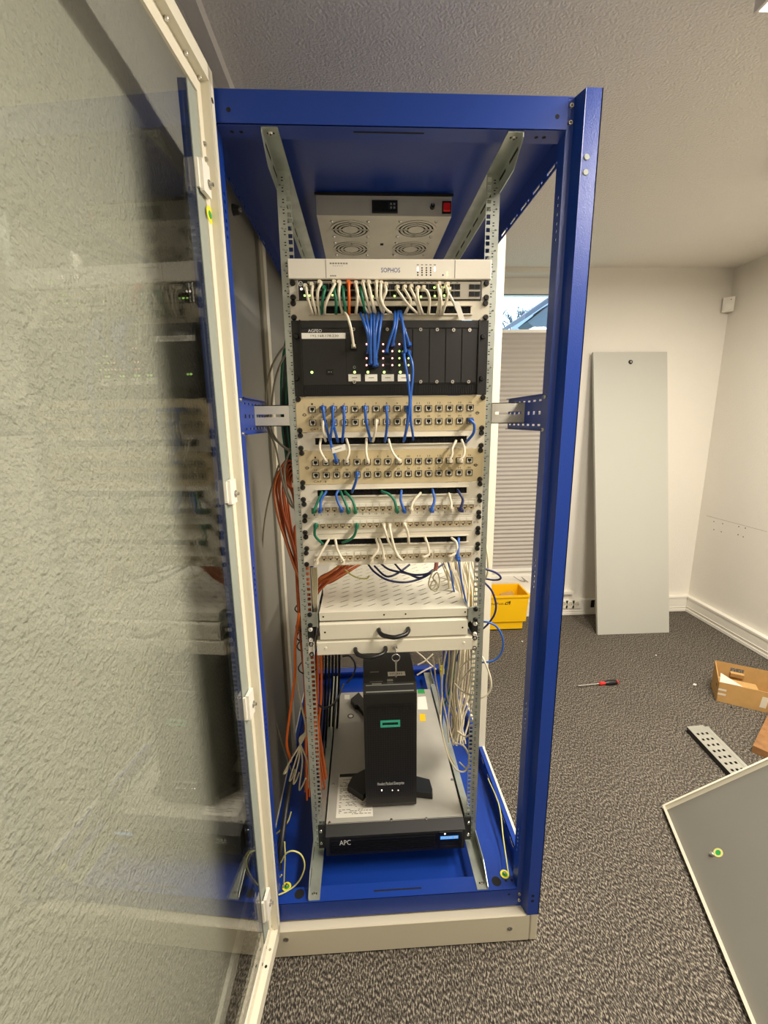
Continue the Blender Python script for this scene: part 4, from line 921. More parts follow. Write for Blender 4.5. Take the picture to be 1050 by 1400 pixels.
swc = [
 ('white', [(418.7, 394.3), (420.5, 407), (427.3, 428.3)]), ('white', [(427.3, 392.3), (426.5, 405), (432, 427.7)]), ('white', [(438, 389.3), (434, 402), (436.7, 428.3)]),
 ('green', [(444, 396.7), (441, 410), (440, 427.7)]), ('white', [(457.3, 389.3), (449, 406), (444.5, 418), (444, 428.3)]), ('green', [(457.3, 397.5), (459.5, 412), (459.3, 427.7)]),
 ('white', [(464, 389.5), (463.5, 405), (468, 427.7)]), ('green', [(469.3, 397), (470.3, 412), (473.3, 427.7)]), ('orange', [(476.7, 389.5), (477.3, 408), (477.3, 428.3)]),
 ('white', [(486.7, 390.3), (491, 408), (503.3, 426.8)]), ('white', [(488.7, 398), (488.3, 412), (486.7, 427.7)]), ('green', [(494, 398), (496.2, 411), (499, 426.5)]),
 ('white', [(496.7, 389.5), (501, 407), (506.7, 427)]), ('white', [(504, 389.5), (508, 406), (513.3, 427)]), ('white', [(505.3, 398), (508.5, 412), (511.5, 426)]),
 ('white', [(514.7, 389.5), (515.5, 406), (523, 426.7)]), ('white', [(520.7, 390.3), (520.5, 408), (526, 421), (534, 427.7)]), ('white', [(527, 392), (527.5, 399), (523, 411), (524, 426)]),
 ('white', [(542.7, 396), (548, 403), (556.7, 415), (570.7, 428.5)]), ('white', [(552.7, 395.7), (558, 404), (561.2, 413), (554, 428.5)]), ('white', [(561.3, 395), (565, 402), (569.3, 412), (574, 428.5)]),
 ('white', [(570.7, 397), (571.5, 410), (577.3, 427.7)]), ('white', [(578, 396.5), (583.5, 398), (587.3, 410), (586, 428.5)]), ('white', [(598.7, 391.5), (601, 408), (598, 428.7)]),
 ('white', [(602, 398), (603, 412), (602, 428.7)]), ('white', [(610, 392), (612.7, 402), (609, 416), (604.7, 428.7)])]
cnt = {}
for col, pts in swc: cnt[col] = cnt.get(col, 0)+1
seen = {}
for col, pts in swc:
    seen[col] = seen.get(col, 0)+1
    lab = 'orange patch cable hanging from the grey network switch into the brush strip' if cnt[col] == 1 else '%s patch cable hanging from the grey network switch, %s %s one from the left' % (col, ORD[seen[col]], col)
    patch(col, pts, lab, group='cables on the network switch')
o = patch('white', [(612, 398.5), (616, 406), (623.3, 420), (628.5, 429.5)], 'white patch cable with a white label flag, last on the switch at the right', group='cables on the network switch')
a, c = Vector(P(623.5, 413, -44)), Vector(P(631.5, 438, -40)); b = MB(); d_ = c-a; b.obox(a+Vector((-6.5, -3, 0)), d_, Vector((13, 0, 0)), Vector((0, 1, 0))); b.build('label_flag', 'label_white', o)
# phone system cables, from the brush strip above down to the cards
def fall(col, pts, label, r=3.5, group='cables on the phone system'):
    q = []
    for i, (x, y) in enumerate(pts):
        t = i/(len(pts)-1); yy = 12 if i == 0 else (-40 if i < len(pts)-1 else -34)
        if i == 0: q += [(x, y, 12), (x, y+2, -16)]
        else: q.append((x, y, yy))
    return wire('patch_cable', label, 'cable', q, r, 'wire_'+col, group, plug=(pts[-1][0], pts[-1][1], -8))
fall('white', [(470.5, 425), (475, 433), (480, 450), (483.6, 474)], 'white cable curving from the brush strip to the left of the phone system')
for i, pts in enumerate([[(493.3, 428), (499, 444), (503.8, 463), (503.3, 482)], [(500, 428), (503.5, 449), (505.5, 468), (506.7, 496)], [(507.3, 428), (507, 452), (506.7, 472), (507.3, 497)],
    [(511.3, 428), (511.3, 452), (511.3, 473), (512.3, 500)], [(517.3, 428), (514, 450), (512.9, 470), (514.3, 499)], [(522, 428), (519, 450), (516.8, 470), (513.5, 489)]]):
    fall('blue', pts, 'blue cable in the left bunch on the phone system, %s from the left' % ORD[i+1])
for i, pts in enumerate([[(540, 426), (538.9, 446), (533, 464), (528, 481)], [(544, 426), (541.5, 447), (539, 460), (536.7, 472)]]):
    fall('blue', pts, 'blue patch cable of the middle pair on the phone system, %s one' % ('left' if i == 0 else 'right'))
for i, pts in enumerate([[(546.3, 426), (553.3, 452), (557, 463), (559.3, 472)], [(548, 426), (551.6, 452), (552.8, 466), (554, 481.3)]]):
    fall('blue', pts, 'blue patch cable of the right pair on the phone system, %s one' % ('right-hand upper' if i == 0 else 'left-hand lower'))
for i, (pts, pl) in enumerate([([(552, 483, -30), (553.5, 495, -44), (557, 515, -46), (560.3, 545, -44), (558.5, 570, -40), (554.5, 592, -30), (553, 604, 12)], (552, 483, -8)), ([(558.7, 483, -30), (563, 495, -44), (564.3, 512, -46), (561.5, 545, -42), (561.8, 575, -38), (564.2, 593, -28), (565, 604, 12)], (558.7, 483, -8))]):
    wire('patch_cable', 'long blue patch cable from the phone system past the tan panel, %s of the two' % ('left' if i == 0 else 'right'), 'cable', pts, 3.4, 'wire_blue', 'cables on the phone system', plug=pl)
# tan panel cables
g1 = 'cables on the upper tan panel'
for col, pts, lab in [
 ('blue', [(441.6, 557.5), (444, 575), (450.4, 601)], 'blue patch cable in the second top jack of the upper tan panel'), ('blue', [(455.4, 557.5), (455.5, 577), (461.5, 602.5)], 'blue patch cable in the third top jack of the upper tan panel'),
 ('blue', [(456.4, 575.7), (453, 590), (451.5, 602)], 'blue patch cable in the lower row third jack of the upper tan panel'), ('blue', [(470, 557.5), (470.3, 578), (468.2, 602.5)], 'blue patch cable in the fourth top jack of the upper tan panel'),
 ('blue', [(499, 557.4), (501, 578), (506.6, 601.6)], 'blue patch cable in the sixth top jack of the upper tan panel'), ('blue', [(528, 557.4), (529.5, 578), (526.5, 602.5)], 'blue patch cable in the eighth top jack of the upper tan panel'),
 ('blue', [(556.8, 557.6), (557.5, 578), (552, 602)], 'blue patch cable in the tenth top jack of the upper tan panel'),
 ('white', [(441.8, 575), (441.5, 588), (445, 602)], 'white patch cable in the second lower jack of the upper tan panel'), ('white', [(514.6, 575.7), (513.3, 588), (510, 602.5)], 'white patch cable in the seventh lower jack of the upper tan panel'),
 ('blue', [(642.5, 574.6), (648, 580), (647.3, 592), (638, 604)], 'blue patch cable curving from the last lower jack of the upper tan panel')]:
    patch(col, pts, lab, group=g1)
g2 = 'cables on the lower tan panel'
for col, pts, lab in [
 ('white', [(445.2, 629.5), (439.5, 620), (437, 612), (438.6, 601.6)], 'white patch cable in the second top jack of the lower tan panel'), ('white', [(473.6, 629.5), (477, 620), (477, 612), (474, 601.6)], 'white patch cable in the fourth top jack of the lower tan panel'),
 ('white', [(502.5, 629.5), (500.5, 618), (501, 601.6)], 'white patch cable in the sixth top jack of the lower tan panel'), ('white', [(545.5, 629.5), (539, 622), (535, 614), (531.6, 602)], 'white patch cable in the ninth top jack of the lower tan panel'),
 ('white', [(614.5, 629.5), (618, 622), (618.5, 613), (623, 603.5)], 'white patch cable in the fourteenth top jack of the lower tan panel'), ('white', [(628.5, 629.5), (634, 623), (634.6, 612), (631.5, 602.5)], 'white patch cable in the fifteenth top jack of the lower tan panel'),
 ('blue', [(488.3, 646.8), (486.5, 658), (481.5, 672)], 'blue patch cable in the lower row of the lower tan panel')]:
    patch(col, pts, lab, group=g2, bulge=40)
o = patch('blue', [(459.6, 629.7), (457, 620), (454, 613), (451.5, 602)], 'blue patch cable with a white label flag on the lower tan panel', group=g2)
a = Vector(P(453.3, 612.3, -44)); b = MB(); d_ = Vector(P(471.5, 607, -44))-a; b.obox(a, d_, Vector((2, 0, -14)), Vector((0, 1.2, 0))); lf = b.build('label_flag', 'label_white', o)
b = MB(); b.obox(a+d_*.2+Vector((1, -0.3, -6)), d_*.5, Vector((0, 0, -1.6)), Vector((0, 0.3, 0))); b.build('label_print', 'ink_grey', lf)
g3 = 'cables on the white 24-port panels'
for col, pts, lab in [
 ('green', [(429.5, 698), (434, 687), (440, 674)], 'green patch cable in the first jack of the top white panel'), ('blue', [(438, 697), (439, 684), (445.6, 673)], 'bright blue patch cable in the second jack of the top white panel'),
 ('blue', [(467, 696.5), (461.5, 685), (459.8, 676), (462.5, 671.5)], 'blue patch cable in the fifth jack of the top white panel'), ('green', [(476.5, 698), (472, 687), (466, 673)], 'dark green patch cable in the sixth jack of the top white panel'),
 ('green', [(486, 698), (482, 684), (472.4, 673)], 'lighter green patch cable in the seventh jack of the top white panel'), ('green', [(542.6, 697), (539, 684), (532, 676), (522.4, 672)], 'green patch cable at the middle of the top white panel'),
 ('blue', [(552.3, 697), (548, 684), (548.7, 672)], 'blue patch cable at the middle of the top white panel, beside the green one'), ('white', [(561.8, 696.5), (565.5, 685), (574.3, 675)], 'white patch cable at the middle of the top white panel'),
 ('blue', [(589.5, 696.5), (594, 684), (591.5, 670.5)], 'blue patch cable right of centre on the top white panel'), ('navy', [(629, 696), (632.8, 683), (626, 671)], 'violet blue patch cable near the right end of the top white panel'),
 ('white', [(616.5, 694.5), (617, 688), (614, 676)], 'white plug with a short tail on the top white panel, right part'),
 ('green', [(432, 717.5), (430.5, 732), (440.8, 743)], 'green patch cable at the left end of the middle white panel'), ('green', [(488, 717.5), (485, 731), (478, 738), (469, 741.5)], 'green patch cable at the seventh jack of the middle white panel'),
 ('white', [(552.9, 716.5), (557.6, 729), (558.8, 742)], 'white patch cable falling from the middle white panel into the brushes'),
 ('white', [(433, 766.5), (441, 752), (449, 738.6)], 'white patch cable at the first jack of the lowest white panel'), ('white', [(468.8, 766), (461.5, 752), (458.7, 738.6)], 'white patch cable at the fourth jack of the lowest white panel'),
 ('white', [(508, 764), (517, 751), (514.6, 738)], 'white patch cable near the middle of the lowest white panel, left of two'), ('white', [(525, 764), (523.5, 752), (518.8, 738)], 'white patch cable near the middle of the lowest white panel, right of two'),
 ('white', [(579, 762), (586, 758), (585.3, 747), (581.4, 735.5)], 'white patch cable right of the middle on the lowest white panel'), ('white', [(615, 761), (624, 755), (624, 742), (618, 736)], 'white patch cable near the right end of the lowest white panel'),
 ('blue', [(625, 762), (626, 750), (627, 737)], 'blue patch cable near the right end of the lowest white panel')]:
    patch(col, pts, lab, group=g3, bulge=36)
for i, pts in enumerate([[(524.8, 717, -29), (525.5, 722, -38), (532, 741, -42), (541, 754, -40), (547, 763, -30)], [(532.5, 717, -29), (533, 722, -38), (535.5, 735, -44), (542, 757, -42), (550, 766, -28)]]):
    wire('patch_cable', 'white patch cable linking the middle and lowest white panels, %s of the two' % ('left' if i == 0 else 'right'), 'cable', pts, 3.4, 'wire_white', g3, plug=(pts[0][0], 717, -4))

# left side: orange trunk, grey loops, black cables
rr = random.Random(11)
gO = 'orange cables in the trunk behind the left rail'
for i in range(16):
    dx, dy = rr.uniform(-20, 14), rr.uniform(-28, 28)
    pts = [('w', -264+dx*1.2, 150+dy, 1010), ('w', -266+dx, 130+dy, 860), ('w', -262+dx, 110+dy, 700), ('w', -258+dx, 120+dy, 520), ('w', -262+dx*1.3, 130+dy, 330), ('w', -258+dx*2+rr.uniform(-8, 8), 120+dy, 110+rr.uniform(-25, 25))]
    wire('orange_cable', 'orange cable in the tied vertical trunk behind the left rail', 'cable', pts, 3.6, 'wire_pale_orange' if i % 3 == 0 else 'wire_duct_orange', gO, seg=4)
gF = 'orange cables fanning in above the shelf'
for i in range(14):
    k = i/13; a0 = 776+k*22
    j = lambda: rr.uniform(-3.5, 3.5); yd = rr.uniform(-40, 40); pts = [(411+k*3, 842+k*6, 120+yd), (420+j(), 824+k*6+j(), 110+yd), (434+k*5+j(), 802+k*8-8+j(), 100+yd), (454+j(), 782+k*10+j(), 90+yd), (488+rr.uniform(-10, 10), 758+k*12, 130+yd)]
    wire('orange_cable', 'orange cable fanning out to the patch panels above the shelf', 'cable', pts, 3.4, 'wire_pale_orange' if i % 3 == 0 else 'wire_duct_orange', gF, seg=4)
gL = 'orange cables sloping down to the left rail'
for i in range(8):
    k = i*2.4-6; j = lambda: rr.uniform(-2, 2); yd = rr.uniform(-30, 30)
    pts = [(398+j()*2, 618+i*5, 150+yd), (386+k*.7+j(), 640+j()*3, 150+yd), (380+k+j(), 668, 140+yd), (386+k+j(), 705, 130+yd), (395+k*.8+j(), 740, 120+yd), (406+k*.7, 774, 110+yd), (415+k*.4, 800, 105+yd)]
    wire('orange_cable', 'orange cable sloping down along the side panel to the left rail', 'cable', pts, 3.4, 'wire_pale_orange' if i % 3 == 0 else 'wire_duct_orange', gL, seg=4)
for i, (dx, lab) in enumerate(((0, 'left'), (5, 'right'))):
    wire('orange_cable', 'orange cable seen inside the left rail below the drawers, %s of the two' % lab, 'cable', [(434+dx, 892, 90), (434.5+dx, 920, 90), (434+dx, 955, 95), (431+dx, 985, 100), (430+dx, 1010, 110)], 4.2, 'wire_orange', None, seg=4)
for i in range(5):
    wire('orange_cable', 'small loop of orange cable behind the left rail beside the tan panels', 'cable', [(405, 636+i*7, 90+i*8), (394+i*2, 630+i*5, 95), (388+i*2.5, 646+i*3, 100), (393+i*1.5, 662+i*2, 95), (404, 670+i*6, 90)], 3.2, 'wire_duct_orange', 'orange loops beside the tan panels', seg=5)
wire('orange_cable', 'single bright orange cable hanging in a bow at the lower left', 'cable', [(409, 838, 60), (406, 860, 50), (403.5, 885, 40), (403, 925, 40), (397, 970, 40), (392.5, 1005, 45), (392.5, 1022, 50), (398, 1041, 60)], 4.2, 'wire_orange', None, seg=5)
gT = 'cable ties around the orange trunk'
for z in (700, 668, 635, 560, 405, 760):
    b = MB(); pts = [(-263+30*math.cos(a), 120+40*math.sin(a), z) for a in [k*PI/8 for k in range(17)]]; b.tube(pts, 2.2, 5, seg=1); tag(b.build('cable_tie', 'wire_black', None, pts[0]), 'black cable tie wrapped around the orange cable trunk', 'cable tie', gT)
for i, (pts, lab) in enumerate([
 ([(399, 467, 30), (385, 478, 60), (372, 500, 90), (364.5, 530, 110), (364, 565, 110), (372, 595, 90), (390, 612, 60), (400, 614, 30)], 'outer of two nested loops'),
 ([(399, 478, 30), (386, 492, 60), (376, 520, 90), (372, 550, 100), (371, 585, 90), (382, 606, 70), (399, 619, 30)], 'inner of two nested loops'),
 ([(368, 560, 100), (366, 585, 100), (376, 608, 90), (383, 640, 80), (388, 665, 60), (397, 690, 40), (404, 695, 20)], 'running on down past the tan panels'),
 ([(395, 618, 40), (389, 640, 50), (391, 665, 45), (398, 685, 30), (405, 700, 20)], 'short curve beside the lower tan panel'),
 ([(381, 636, 140), (368, 680, 180), (360, 730, 200), (358, 800, 220), (358, 860, 230), (361, 885, 240), (367, 935, 240), (377, 985, 220), (390, 1030, 200), (404, 1069, 180)], 'long one lying on the side panel'),
 ([(365, 900, 260), (364, 960, 270), (370, 1010, 270), (382, 1060, 260)], 'faint lowest one on the side panel')]):
    wire('grey_cable', 'grey cable at the left of the rack, '+lab, 'cable', pts, 2.8, 'wire_grey', None, seg=6)
for i in range(7):
    x = 386+i*2.2; pts = [(x+6, 462+i*5, 100+i*6), (x, 500, 110+i*6), (x-1+rr.uniform(-2, 2), 545, 120), (x+1, 590, 120), (x+5, 620, 120), (x+9, 660, 110)]
    wire('dark_cable', 'dark cable in the vertical bunch behind the upper left rail', 'cable', pts, 4.2, 'wire_black' if i % 3 else 'wire_green', 'dark cables behind the upper left rail', seg=4)
for i in range(6):
    x = 441+i*4.6; pts = [(x, 888, 420+i*12), (x-0.5, 930, 425), (x-3+rr.uniform(-1, 1), 980, 430), (x-6, 1030, 440), (x-8, 1062, 450)]
    wire('dark_cable', 'dark grey cable in the thick bunch left of the tower server', 'cable', pts, 5.0, 'wire_black' if i % 2 else 'dark_hose', 'dark cables left of the tower server', seg=4)
wire('dark_cable', 'black cable sagging left of the tower server near the rail', 'cable', [(436, 964, 60), (444, 968, 70), (455, 963, 120), (463, 952, 250), (470, 935, 500)], 3.4, 'wire_black', None)
wire('dark_cable', 'thin black cable arching in the gap left of the tower server', 'cable', [(468, 897, 780), (479, 897, 780), (486, 910, 770), (482, 924, 760), (474, 934, 740)], 5.0, 'wire_black', None)
gG = 'grey cable ends hanging at the lower left'
for i, (ex, ey) in enumerate([(388, 1057), (396, 1066), (401, 1070), (409, 1078), (422, 1075)]):
    pts = [(404, 905+i*6, 60), (409, 950, 50), (418.5, 996, 30), (414-i*1.2, 1012, 28), ((418+ex)/2-3+i, 1035+i*2, 30), (ex, ey, 40), (ex+4, ey-3, 50), (ex+6+i, ey-14, 55)]
    wire('grey_cable', 'cream grey cable end looping at the foot of the orange trunk', 'cable', pts, 2.6, 'wire_cream', gG, seg=5)
for i in range(4):
    wire('grey_cable', 'cream grey cable in the small bunch just inside the left rail under the panels', 'cable', [(425.5+i*2.4, 776, 40), (427+i*2.2, 800, 50), (428+i*1.6, 822, 60), (430+i*0.8, 838, 70), (426+i, 850, 90)], 2.8, 'wire_cream', 'small cream bunch inside the left rail', seg=4)

# shelf top: loops of dark cable, a coil, a yellow lead
for i, pts in enumerate([[(503, 771, 100), (512, 782, 60), (530, 793, 40), (555, 796, 40), (580, 789, 60), (600, 775, 100)], [(540, 771, 120), (550, 781, 70), (568, 786, 60), (588, 783, 70), (606, 771, 110)], [(521, 771, 140), (533, 779, 90), (556, 784, 80), (575, 790, 60), (592, 779, 90)], [(512, 774, 120), (528, 788, 60), (545, 783, 80), (560, 772, 120)]]):
    wire('dark_cable', 'navy cable looping on the slotted shelf, %s' % ['lowest and widest loop', 'upper right loop', 'middle loop', 'small left loop'][i], 'cable', pts, 3.2, 'wire_navy', 'navy loops above the shelf', seg=6)
wire('yellow_cable', 'thin yellow cable lying across the slotted shelf', 'cable', [(468, 774, 80), (476, 783, 70), (489, 790, 60), (501, 791, 55), (505, 787, 60)], 2.2, 'wire_yellow', None)
b = MB(); q = [Vector(P(x, y, 60)) for x, y in [(597, 772), (590, 785), (586, 798), (590, 806), (596, 799), (592, 790), (598, 783), (601, 796), (596, 808), (588, 803), (594, 793), (600, 803)]]; b.tube(q, 2.2, 5, 0, 6)
tag(b.build('coiled_cable', 'wire_cream', None, q[0]), 'tangled coil of thin cream wires at the right on the slotted shelf', 'cable')
wire('cable_sleeve', 'pink cable boot hanging below the lowest white panel', 'cable', [(597, 766, 60), (596.5, 773, 50), (595, 780, 45)], 6.0, 'wire_pink', None)
# right side bundle
gR = 'cream network cables bunched behind the right rail'
for i in range(34):
    k = i/33; x0 = 606+k*38+rr.uniform(-3, 3); yd = rr.uniform(90, 230)
    x1 = 612+k*32+rr.uniform(-6, 6); x2 = 603+k*38+rr.uniform(-8, 8); x3 = 612+k*20+rr.uniform(-8, 8); x4 = 617+k*16+rr.uniform(-4, 4)
    pts = [(x0, 768, yd+40), (x1+6, 812, yd+20), (x1+4, 850, yd), (x2+8, 900, yd), (x2+4, 945, yd+10), (x3+4, 985, yd+10), (x4, 1014+rr.uniform(-8, 6), yd)]
    wire('network_cable', 'cream network cable in the loose bunch behind the right rail', 'cable', pts, 3.0, ('wire_cream', 'wire_white', 'wire_white')[i % 3], gR, seg=5)
for i, (pts, m, lab) in enumerate([
 ([(616, 780, 120), (622, 815, 110), (630, 850, 100), (612, 900, 140), (606, 960, 150), (604, 1000, 60)], 'wire_blue', 'blue cable running down among the cream bunch, left one'),
 ([(627, 768, 100), (632, 800, 90), (640, 838, 80), (641, 870, 80), (624, 905, 120), (630, 985, 160)], 'wire_blue', 'blue cable running down among the cream bunch, right one'),
 ([(625, 890, 150), (621, 915, 160), (616, 940, 150), (609, 960, 140), (604, 978, 150)], 'wire_green', 'green cable crossing the cream bunch below the drawers'),
 ([(592, 898, 150), (596, 930, 140), (601, 960, 120), (602, 985, 60), (611, 1028, 20), (622, 1050, 12), (634, 1055, 10), (641, 1046, 6)], 'wire_white', 'cream cable sweeping in a wide loop over the right edge of the battery backup'),
 ([(600, 900, 160), (604, 940, 120), (603, 990, 60), (612, 1026, 30), (621, 1044, 20)], 'wire_cream', 'cream cable hanging beside the wide loop at the battery backup'),
 ([(622, 1016, 60), (634, 1020, 50), (642, 1036, 40), (639, 1050, 40)], 'wire_white', 'short cream loop at the foot of the right bunch'),
 ([(626, 1000, 90), (636, 1007, 60), (644, 1003, 20)], 'wire_white', 'short cream cable end tucked into the right rail, lower one'),
 ([(622, 935, 90), (632, 945, 50), (645, 951, 12)], 'wire_white', 'short cream cable end tucked into the right rail, upper one'),
 ([(568, 890, 400), (578, 898, 380), (588, 908, 360), (596, 915, 330)], 'wire_white', 'thin cream cable crossing behind the tower server at the top'),
 ([(592, 894, 340), (582, 903, 330), (571, 909, 320)], 'wire_white', 'cream cable end pointing left behind the tower server'),
 ([(590, 912, 340), (580, 917, 330), (570, 923, 320)], 'wire_white', 'lower cream cable end behind the tower server'),
 ([(628, 915, 100), (636, 906, 80), (645, 900, 30)], 'wire_white', 'cream cable crossing up to the right rail under the drawers, upper one'),
 ([(627, 936, 100), (637, 922, 80), (646, 913, 30)], 'wire_white', 'cream cable crossing up to the right rail under the drawers, lower one')]):
    wire('network_cable', lab, 'cable', pts, 2.8, m, None, seg=6)
b = MB(); q = P(604, 916, 150); b.bbox(q[0]-7, q[0]+7, 138, 165, q[2]-9, q[2]+9, 2); tag(b.build('yellow_connector', 'sticker_yellow', None, q), 'small yellow connector among the cream cables right of the tower', 'connector')
for i, (pts, m, lab) in enumerate([
 ([(655, 772, 60), (664, 778, 40), (676, 782, 40), (684, 788, 45), (683, 792, 50), (674, 793, 60), (662, 791, 70), (652, 790, 90)], 'wire_navy', 'dark blue cable bulging out of the open right side, uppermost loop'),
 ([(656, 790, 60), (664, 798, 40), (673, 809, 35), (678, 826, 35), (676, 840, 40), (668, 852, 50), (660, 860, 60), (652, 866, 80)], 'wire_navy', 'blue violet cable bulging out of the right side in front of the yellow crate'),
 ([(655, 850, 60), (668, 851, 40), (680, 858, 35), (687.5, 874, 35), (686, 891, 40), (677, 902, 45), (664, 905.5, 55), (654, 905, 80)], 'wire_blue', 'blue cable bulging out of the right side, lowest blue loop'),
 ([(655, 893, 60), (661, 901, 45), (668, 918, 40), (671.5, 934, 40), (669, 946, 45), (661, 953, 50), (652, 954, 70)], 'wire_white', 'white cable loop bulging out of the right side below the blue ones'),
 ([(657, 720, 70), (664, 745, 60), (667, 765, 50), (666, 785, 60), (658, 800, 80)], 'wire_cream', 'cream cable lying along the outside of the right rail')]):
    wire('network_cable', lab, 'cable', pts, 3.0, m, 'cable loops bulging from the open right side', seg=6)
# green-yellow earth leads
for pts, lab in [
 ([(369, 1227, -160), (379, 1224, -140), (391, 1219, -120), (403, 1211, -110), (412, 1199, -108), (416.5, 1183, -106), (412, 1169, -104), (401, 1163.5, -104), (391, 1167, -104), (384, 1179, -104)], 'green and yellow earth lead looping from the door to the rack floor'),
 ([(389, 1151, -90), (389.6, 1170, -98), (388.6, 1195, -104), (388, 1213, -108)], 'straight pale earth lead standing beside the door hinge'),
 ([(385, 1196, -106), (379, 1205, -108), (382, 1214, -110)], 'short curled earth lead end by the left corner'),
 ([(366, 1145, -20), (380, 1138, -10), (393, 1124, 0), (398, 1110, 10)], 'yellow earth lead passing behind the door bar'),
 ([('w', 372, 250, -18), (682, 1100, 110), (688, 1145, 20), (693, 1180, -60), (695.3, 1196, -100)], 'pale yellow earth lead along the right bottom beam'),
 ([(628, 1042, 60), (636, 1050, 40), (642, 1056, 20)], 'green and yellow lead end behind the foot of the right rail')]:
    wire('earth_lead', lab, 'wire', pts, 2.2, 'wire_yellow', 'green and yellow earth leads', seg=6)
for px, py, lab in ((392, 1212, 'left'), (690, 1195, 'right')):
    q = Pz(px, py, -8); b = MB(); b.ring((q[0], q[1], -9), (0, 0, 1), 8, 13, 1.2, 16); o = b.build('earth_washer', 'sticker_yellow', None, q); tag(o, 'yellow and green earth sticker ring on the %s of the blue floor flange' % lab, 'sticker', 'earth rings on the floor flange')
    b = MB(); b.cyl((q[0], q[1], -9), (0, 0, 1), 7.5, 1.0, 14); b.cyl((q[0], q[1], -8), (0, 0, 1), 3.5, 8, 10, 1); b.build('earth_bolt', ['sticker_green', 'steel'], o)
# a length of dark duct leaning in the left front corner
b = MB(); b.tube([P(398, 1066, 60), P(392, 1100, 20), P(385, 1150, -60), P(381, 1190, -100)], 9, 8); tag(b.build('floor_hose', 'wire_black', None, P(385, 1150, -60)), 'black corrugated hose lying along the left floor beam', 'hose')

# ------------------------------------------------------------------ things around the rack
# removed side panel leaning on the back wall
lp = thing('cabinet_side', 'pale grey rack side panel leaning on the back wall', 'panel', (1800, 1585, FZ))
A, B_, Dd, Cc = Vector((1547, 1586, FZ+1)), Vector((2064, 1582, FZ+1)), Vector((1511, 1900, 1757)), Vector((2031, 1900, 1757))
nn = (B_-A).cross(Dd-A).normalized()
if nn.y > 0: nn = -nn
b = MB(); b.add([A, B_, Cc, Dd, A-nn*20, B_-nn*20, Cc-nn*20, Dd-nn*20], [(0, 1, 2, 3), (7, 6, 5, 4), (0, 4, 5, 1), (1, 5, 6, 2), (2, 6, 7, 3), (3, 7, 4, 0)]); b.build('sheet', 'grey_paint', lp)
lc = A*.035*.5+B_*.035*.5+(Dd*.5+Cc*.5)*.965; b = MB(); b.cyl(lc, nn, 15, 5, 18, r2=13); lk = b.build('lock', 'black_plastic', lp); b = MB(); b.cyl(lc+nn*5, nn, 6.5, 1.5, 12); b.build('lock_core', 'steel', lk)
# second panel in the right foreground, resting on its long edge
A = Vector(P(911, 1107, 0)); A = Vector(Pz(911, 1107, FZ+1)); Bq = Vector(Pz(1033, 1400, FZ+1)); d1 = (Bq-A).normalized()
ph = math.radians(43); e = Vector((-d1.y, d1.x, 0))*math.cos(ph)+Vector((0, 0, 1))*math.sin(ph); nn = d1.cross(e).normalized()
if nn.z < 0: nn = -nn
LP, WP = 1960.0, 517.0
fp = thing('cabinet_side', 'grey panel lying tilted in the right foreground with its inner side up', 'panel', tuple(A+d1*900))
b = MB(); b.obox(A, d1*LP, e*WP, -nn*2.0); b.build('sheet', 'panel_back_dim', fp)
for o_, u_, v_ in ((A, d1*LP, e*2), (A, e*WP, d1*2), (A+e*(WP-2), d1*LP, e*2)):
    b = MB(); b.obox(o_, u_, v_, nn*24); b.build('edge_flange', 'cream_paint', fp)
b = MB(); b.obox(A+nn*23, d1*LP, e*9, nn*1.2); b.obox(A+nn*23, e*WP, d1*7, nn*1.2); b.build('edge_return', 'cream_paint', fp)
def on_panel(px, py):
    d = _ray(px, py); C0 = Vector((CX, CY, CZ)); t = (A-C0).dot(nn)/d.dot(nn); return C0+d*t
q = on_panel(982, 1166); b = MB(); b.ring(q, nn, 9, 15, 1.2, 20); er = b.build('earth_ring', 'wire_yellow', fp); b = MB(); b.cyl(q, nn, 9, 1.0, 16); b.build('earth_hole', 'sticker_green', er)
q = on_panel(975, 1169); b = MB(); b.cyl(q, nn, 4.5, 12, 10); b.cyl(q+nn*3, nn, 7, 5, 6); b.build('stud', 'steel', fp)
# yellow postal crate
ZT_ = P(723, 813.5, 1680)[2]; x1c = P(722.5, 830, 1680)[0]; x0c = x1c-400; yb_c = 1906.0
yb_c = min(1895.0, Pz(706, 796, ZT_)[1]); yb_c = max(yb_c, 1880.0)
cr_ = thing('postal_crate', 'yellow plastic postal crate standing under the window', 'crate', ((x0c+x1c)/2, 1780, FZ))
yfc = 1680.0
def crate_wall(b, inset0, inset1, z0, z1, th=5):
    pass
b = MB(); ins = 26
zmid = FZ+62
for (zlo, zhi, a, c) in ((FZ+2, zmid, ins, ins), (zmid, zmid+10, ins, 10), (zmid+10, ZT_, 10, 0)):
    X0a, X1a, Y0a, Y1a = x0c+a, x1c-a, yfc+a, yb_c-a; X0b, X1b, Y0b, Y1b = x0c+c, x1c-c, yfc+c, yb_c-c
    o = [(X0a, Y0a, zlo), (X1a, Y0a, zlo), (X1a, Y1a, zlo), (X0a, Y1a, zlo), (X0b, Y0b, zhi), (X1b, Y0b, zhi), (X1b, Y1b, zhi), (X0b, Y1b, zhi)]
    i_ = [(x+(5 if k in (0, 3, 4, 7) else -5), y+(5 if k in (0, 1, 4, 5) else -5), z) for k, (x, y, z) in enumerate(o)]
    b.add(o+i_, [(0, 1, 5, 4), (1, 2, 6, 5), (2, 3, 7, 6), (3, 0, 4, 7), (8, 12, 13, 9), (9, 13, 14, 10), (10, 14, 15, 11), (11, 15, 12, 8), (4, 5, 13, 12), (5, 6, 14, 13), (6, 7, 15, 14), (7, 4, 12, 15)])
b.box(x0c+ins, x1c-ins, yfc+ins, yb_c-ins, FZ+2, FZ+8); b.build('tub', 'crate_yellow', cr_)
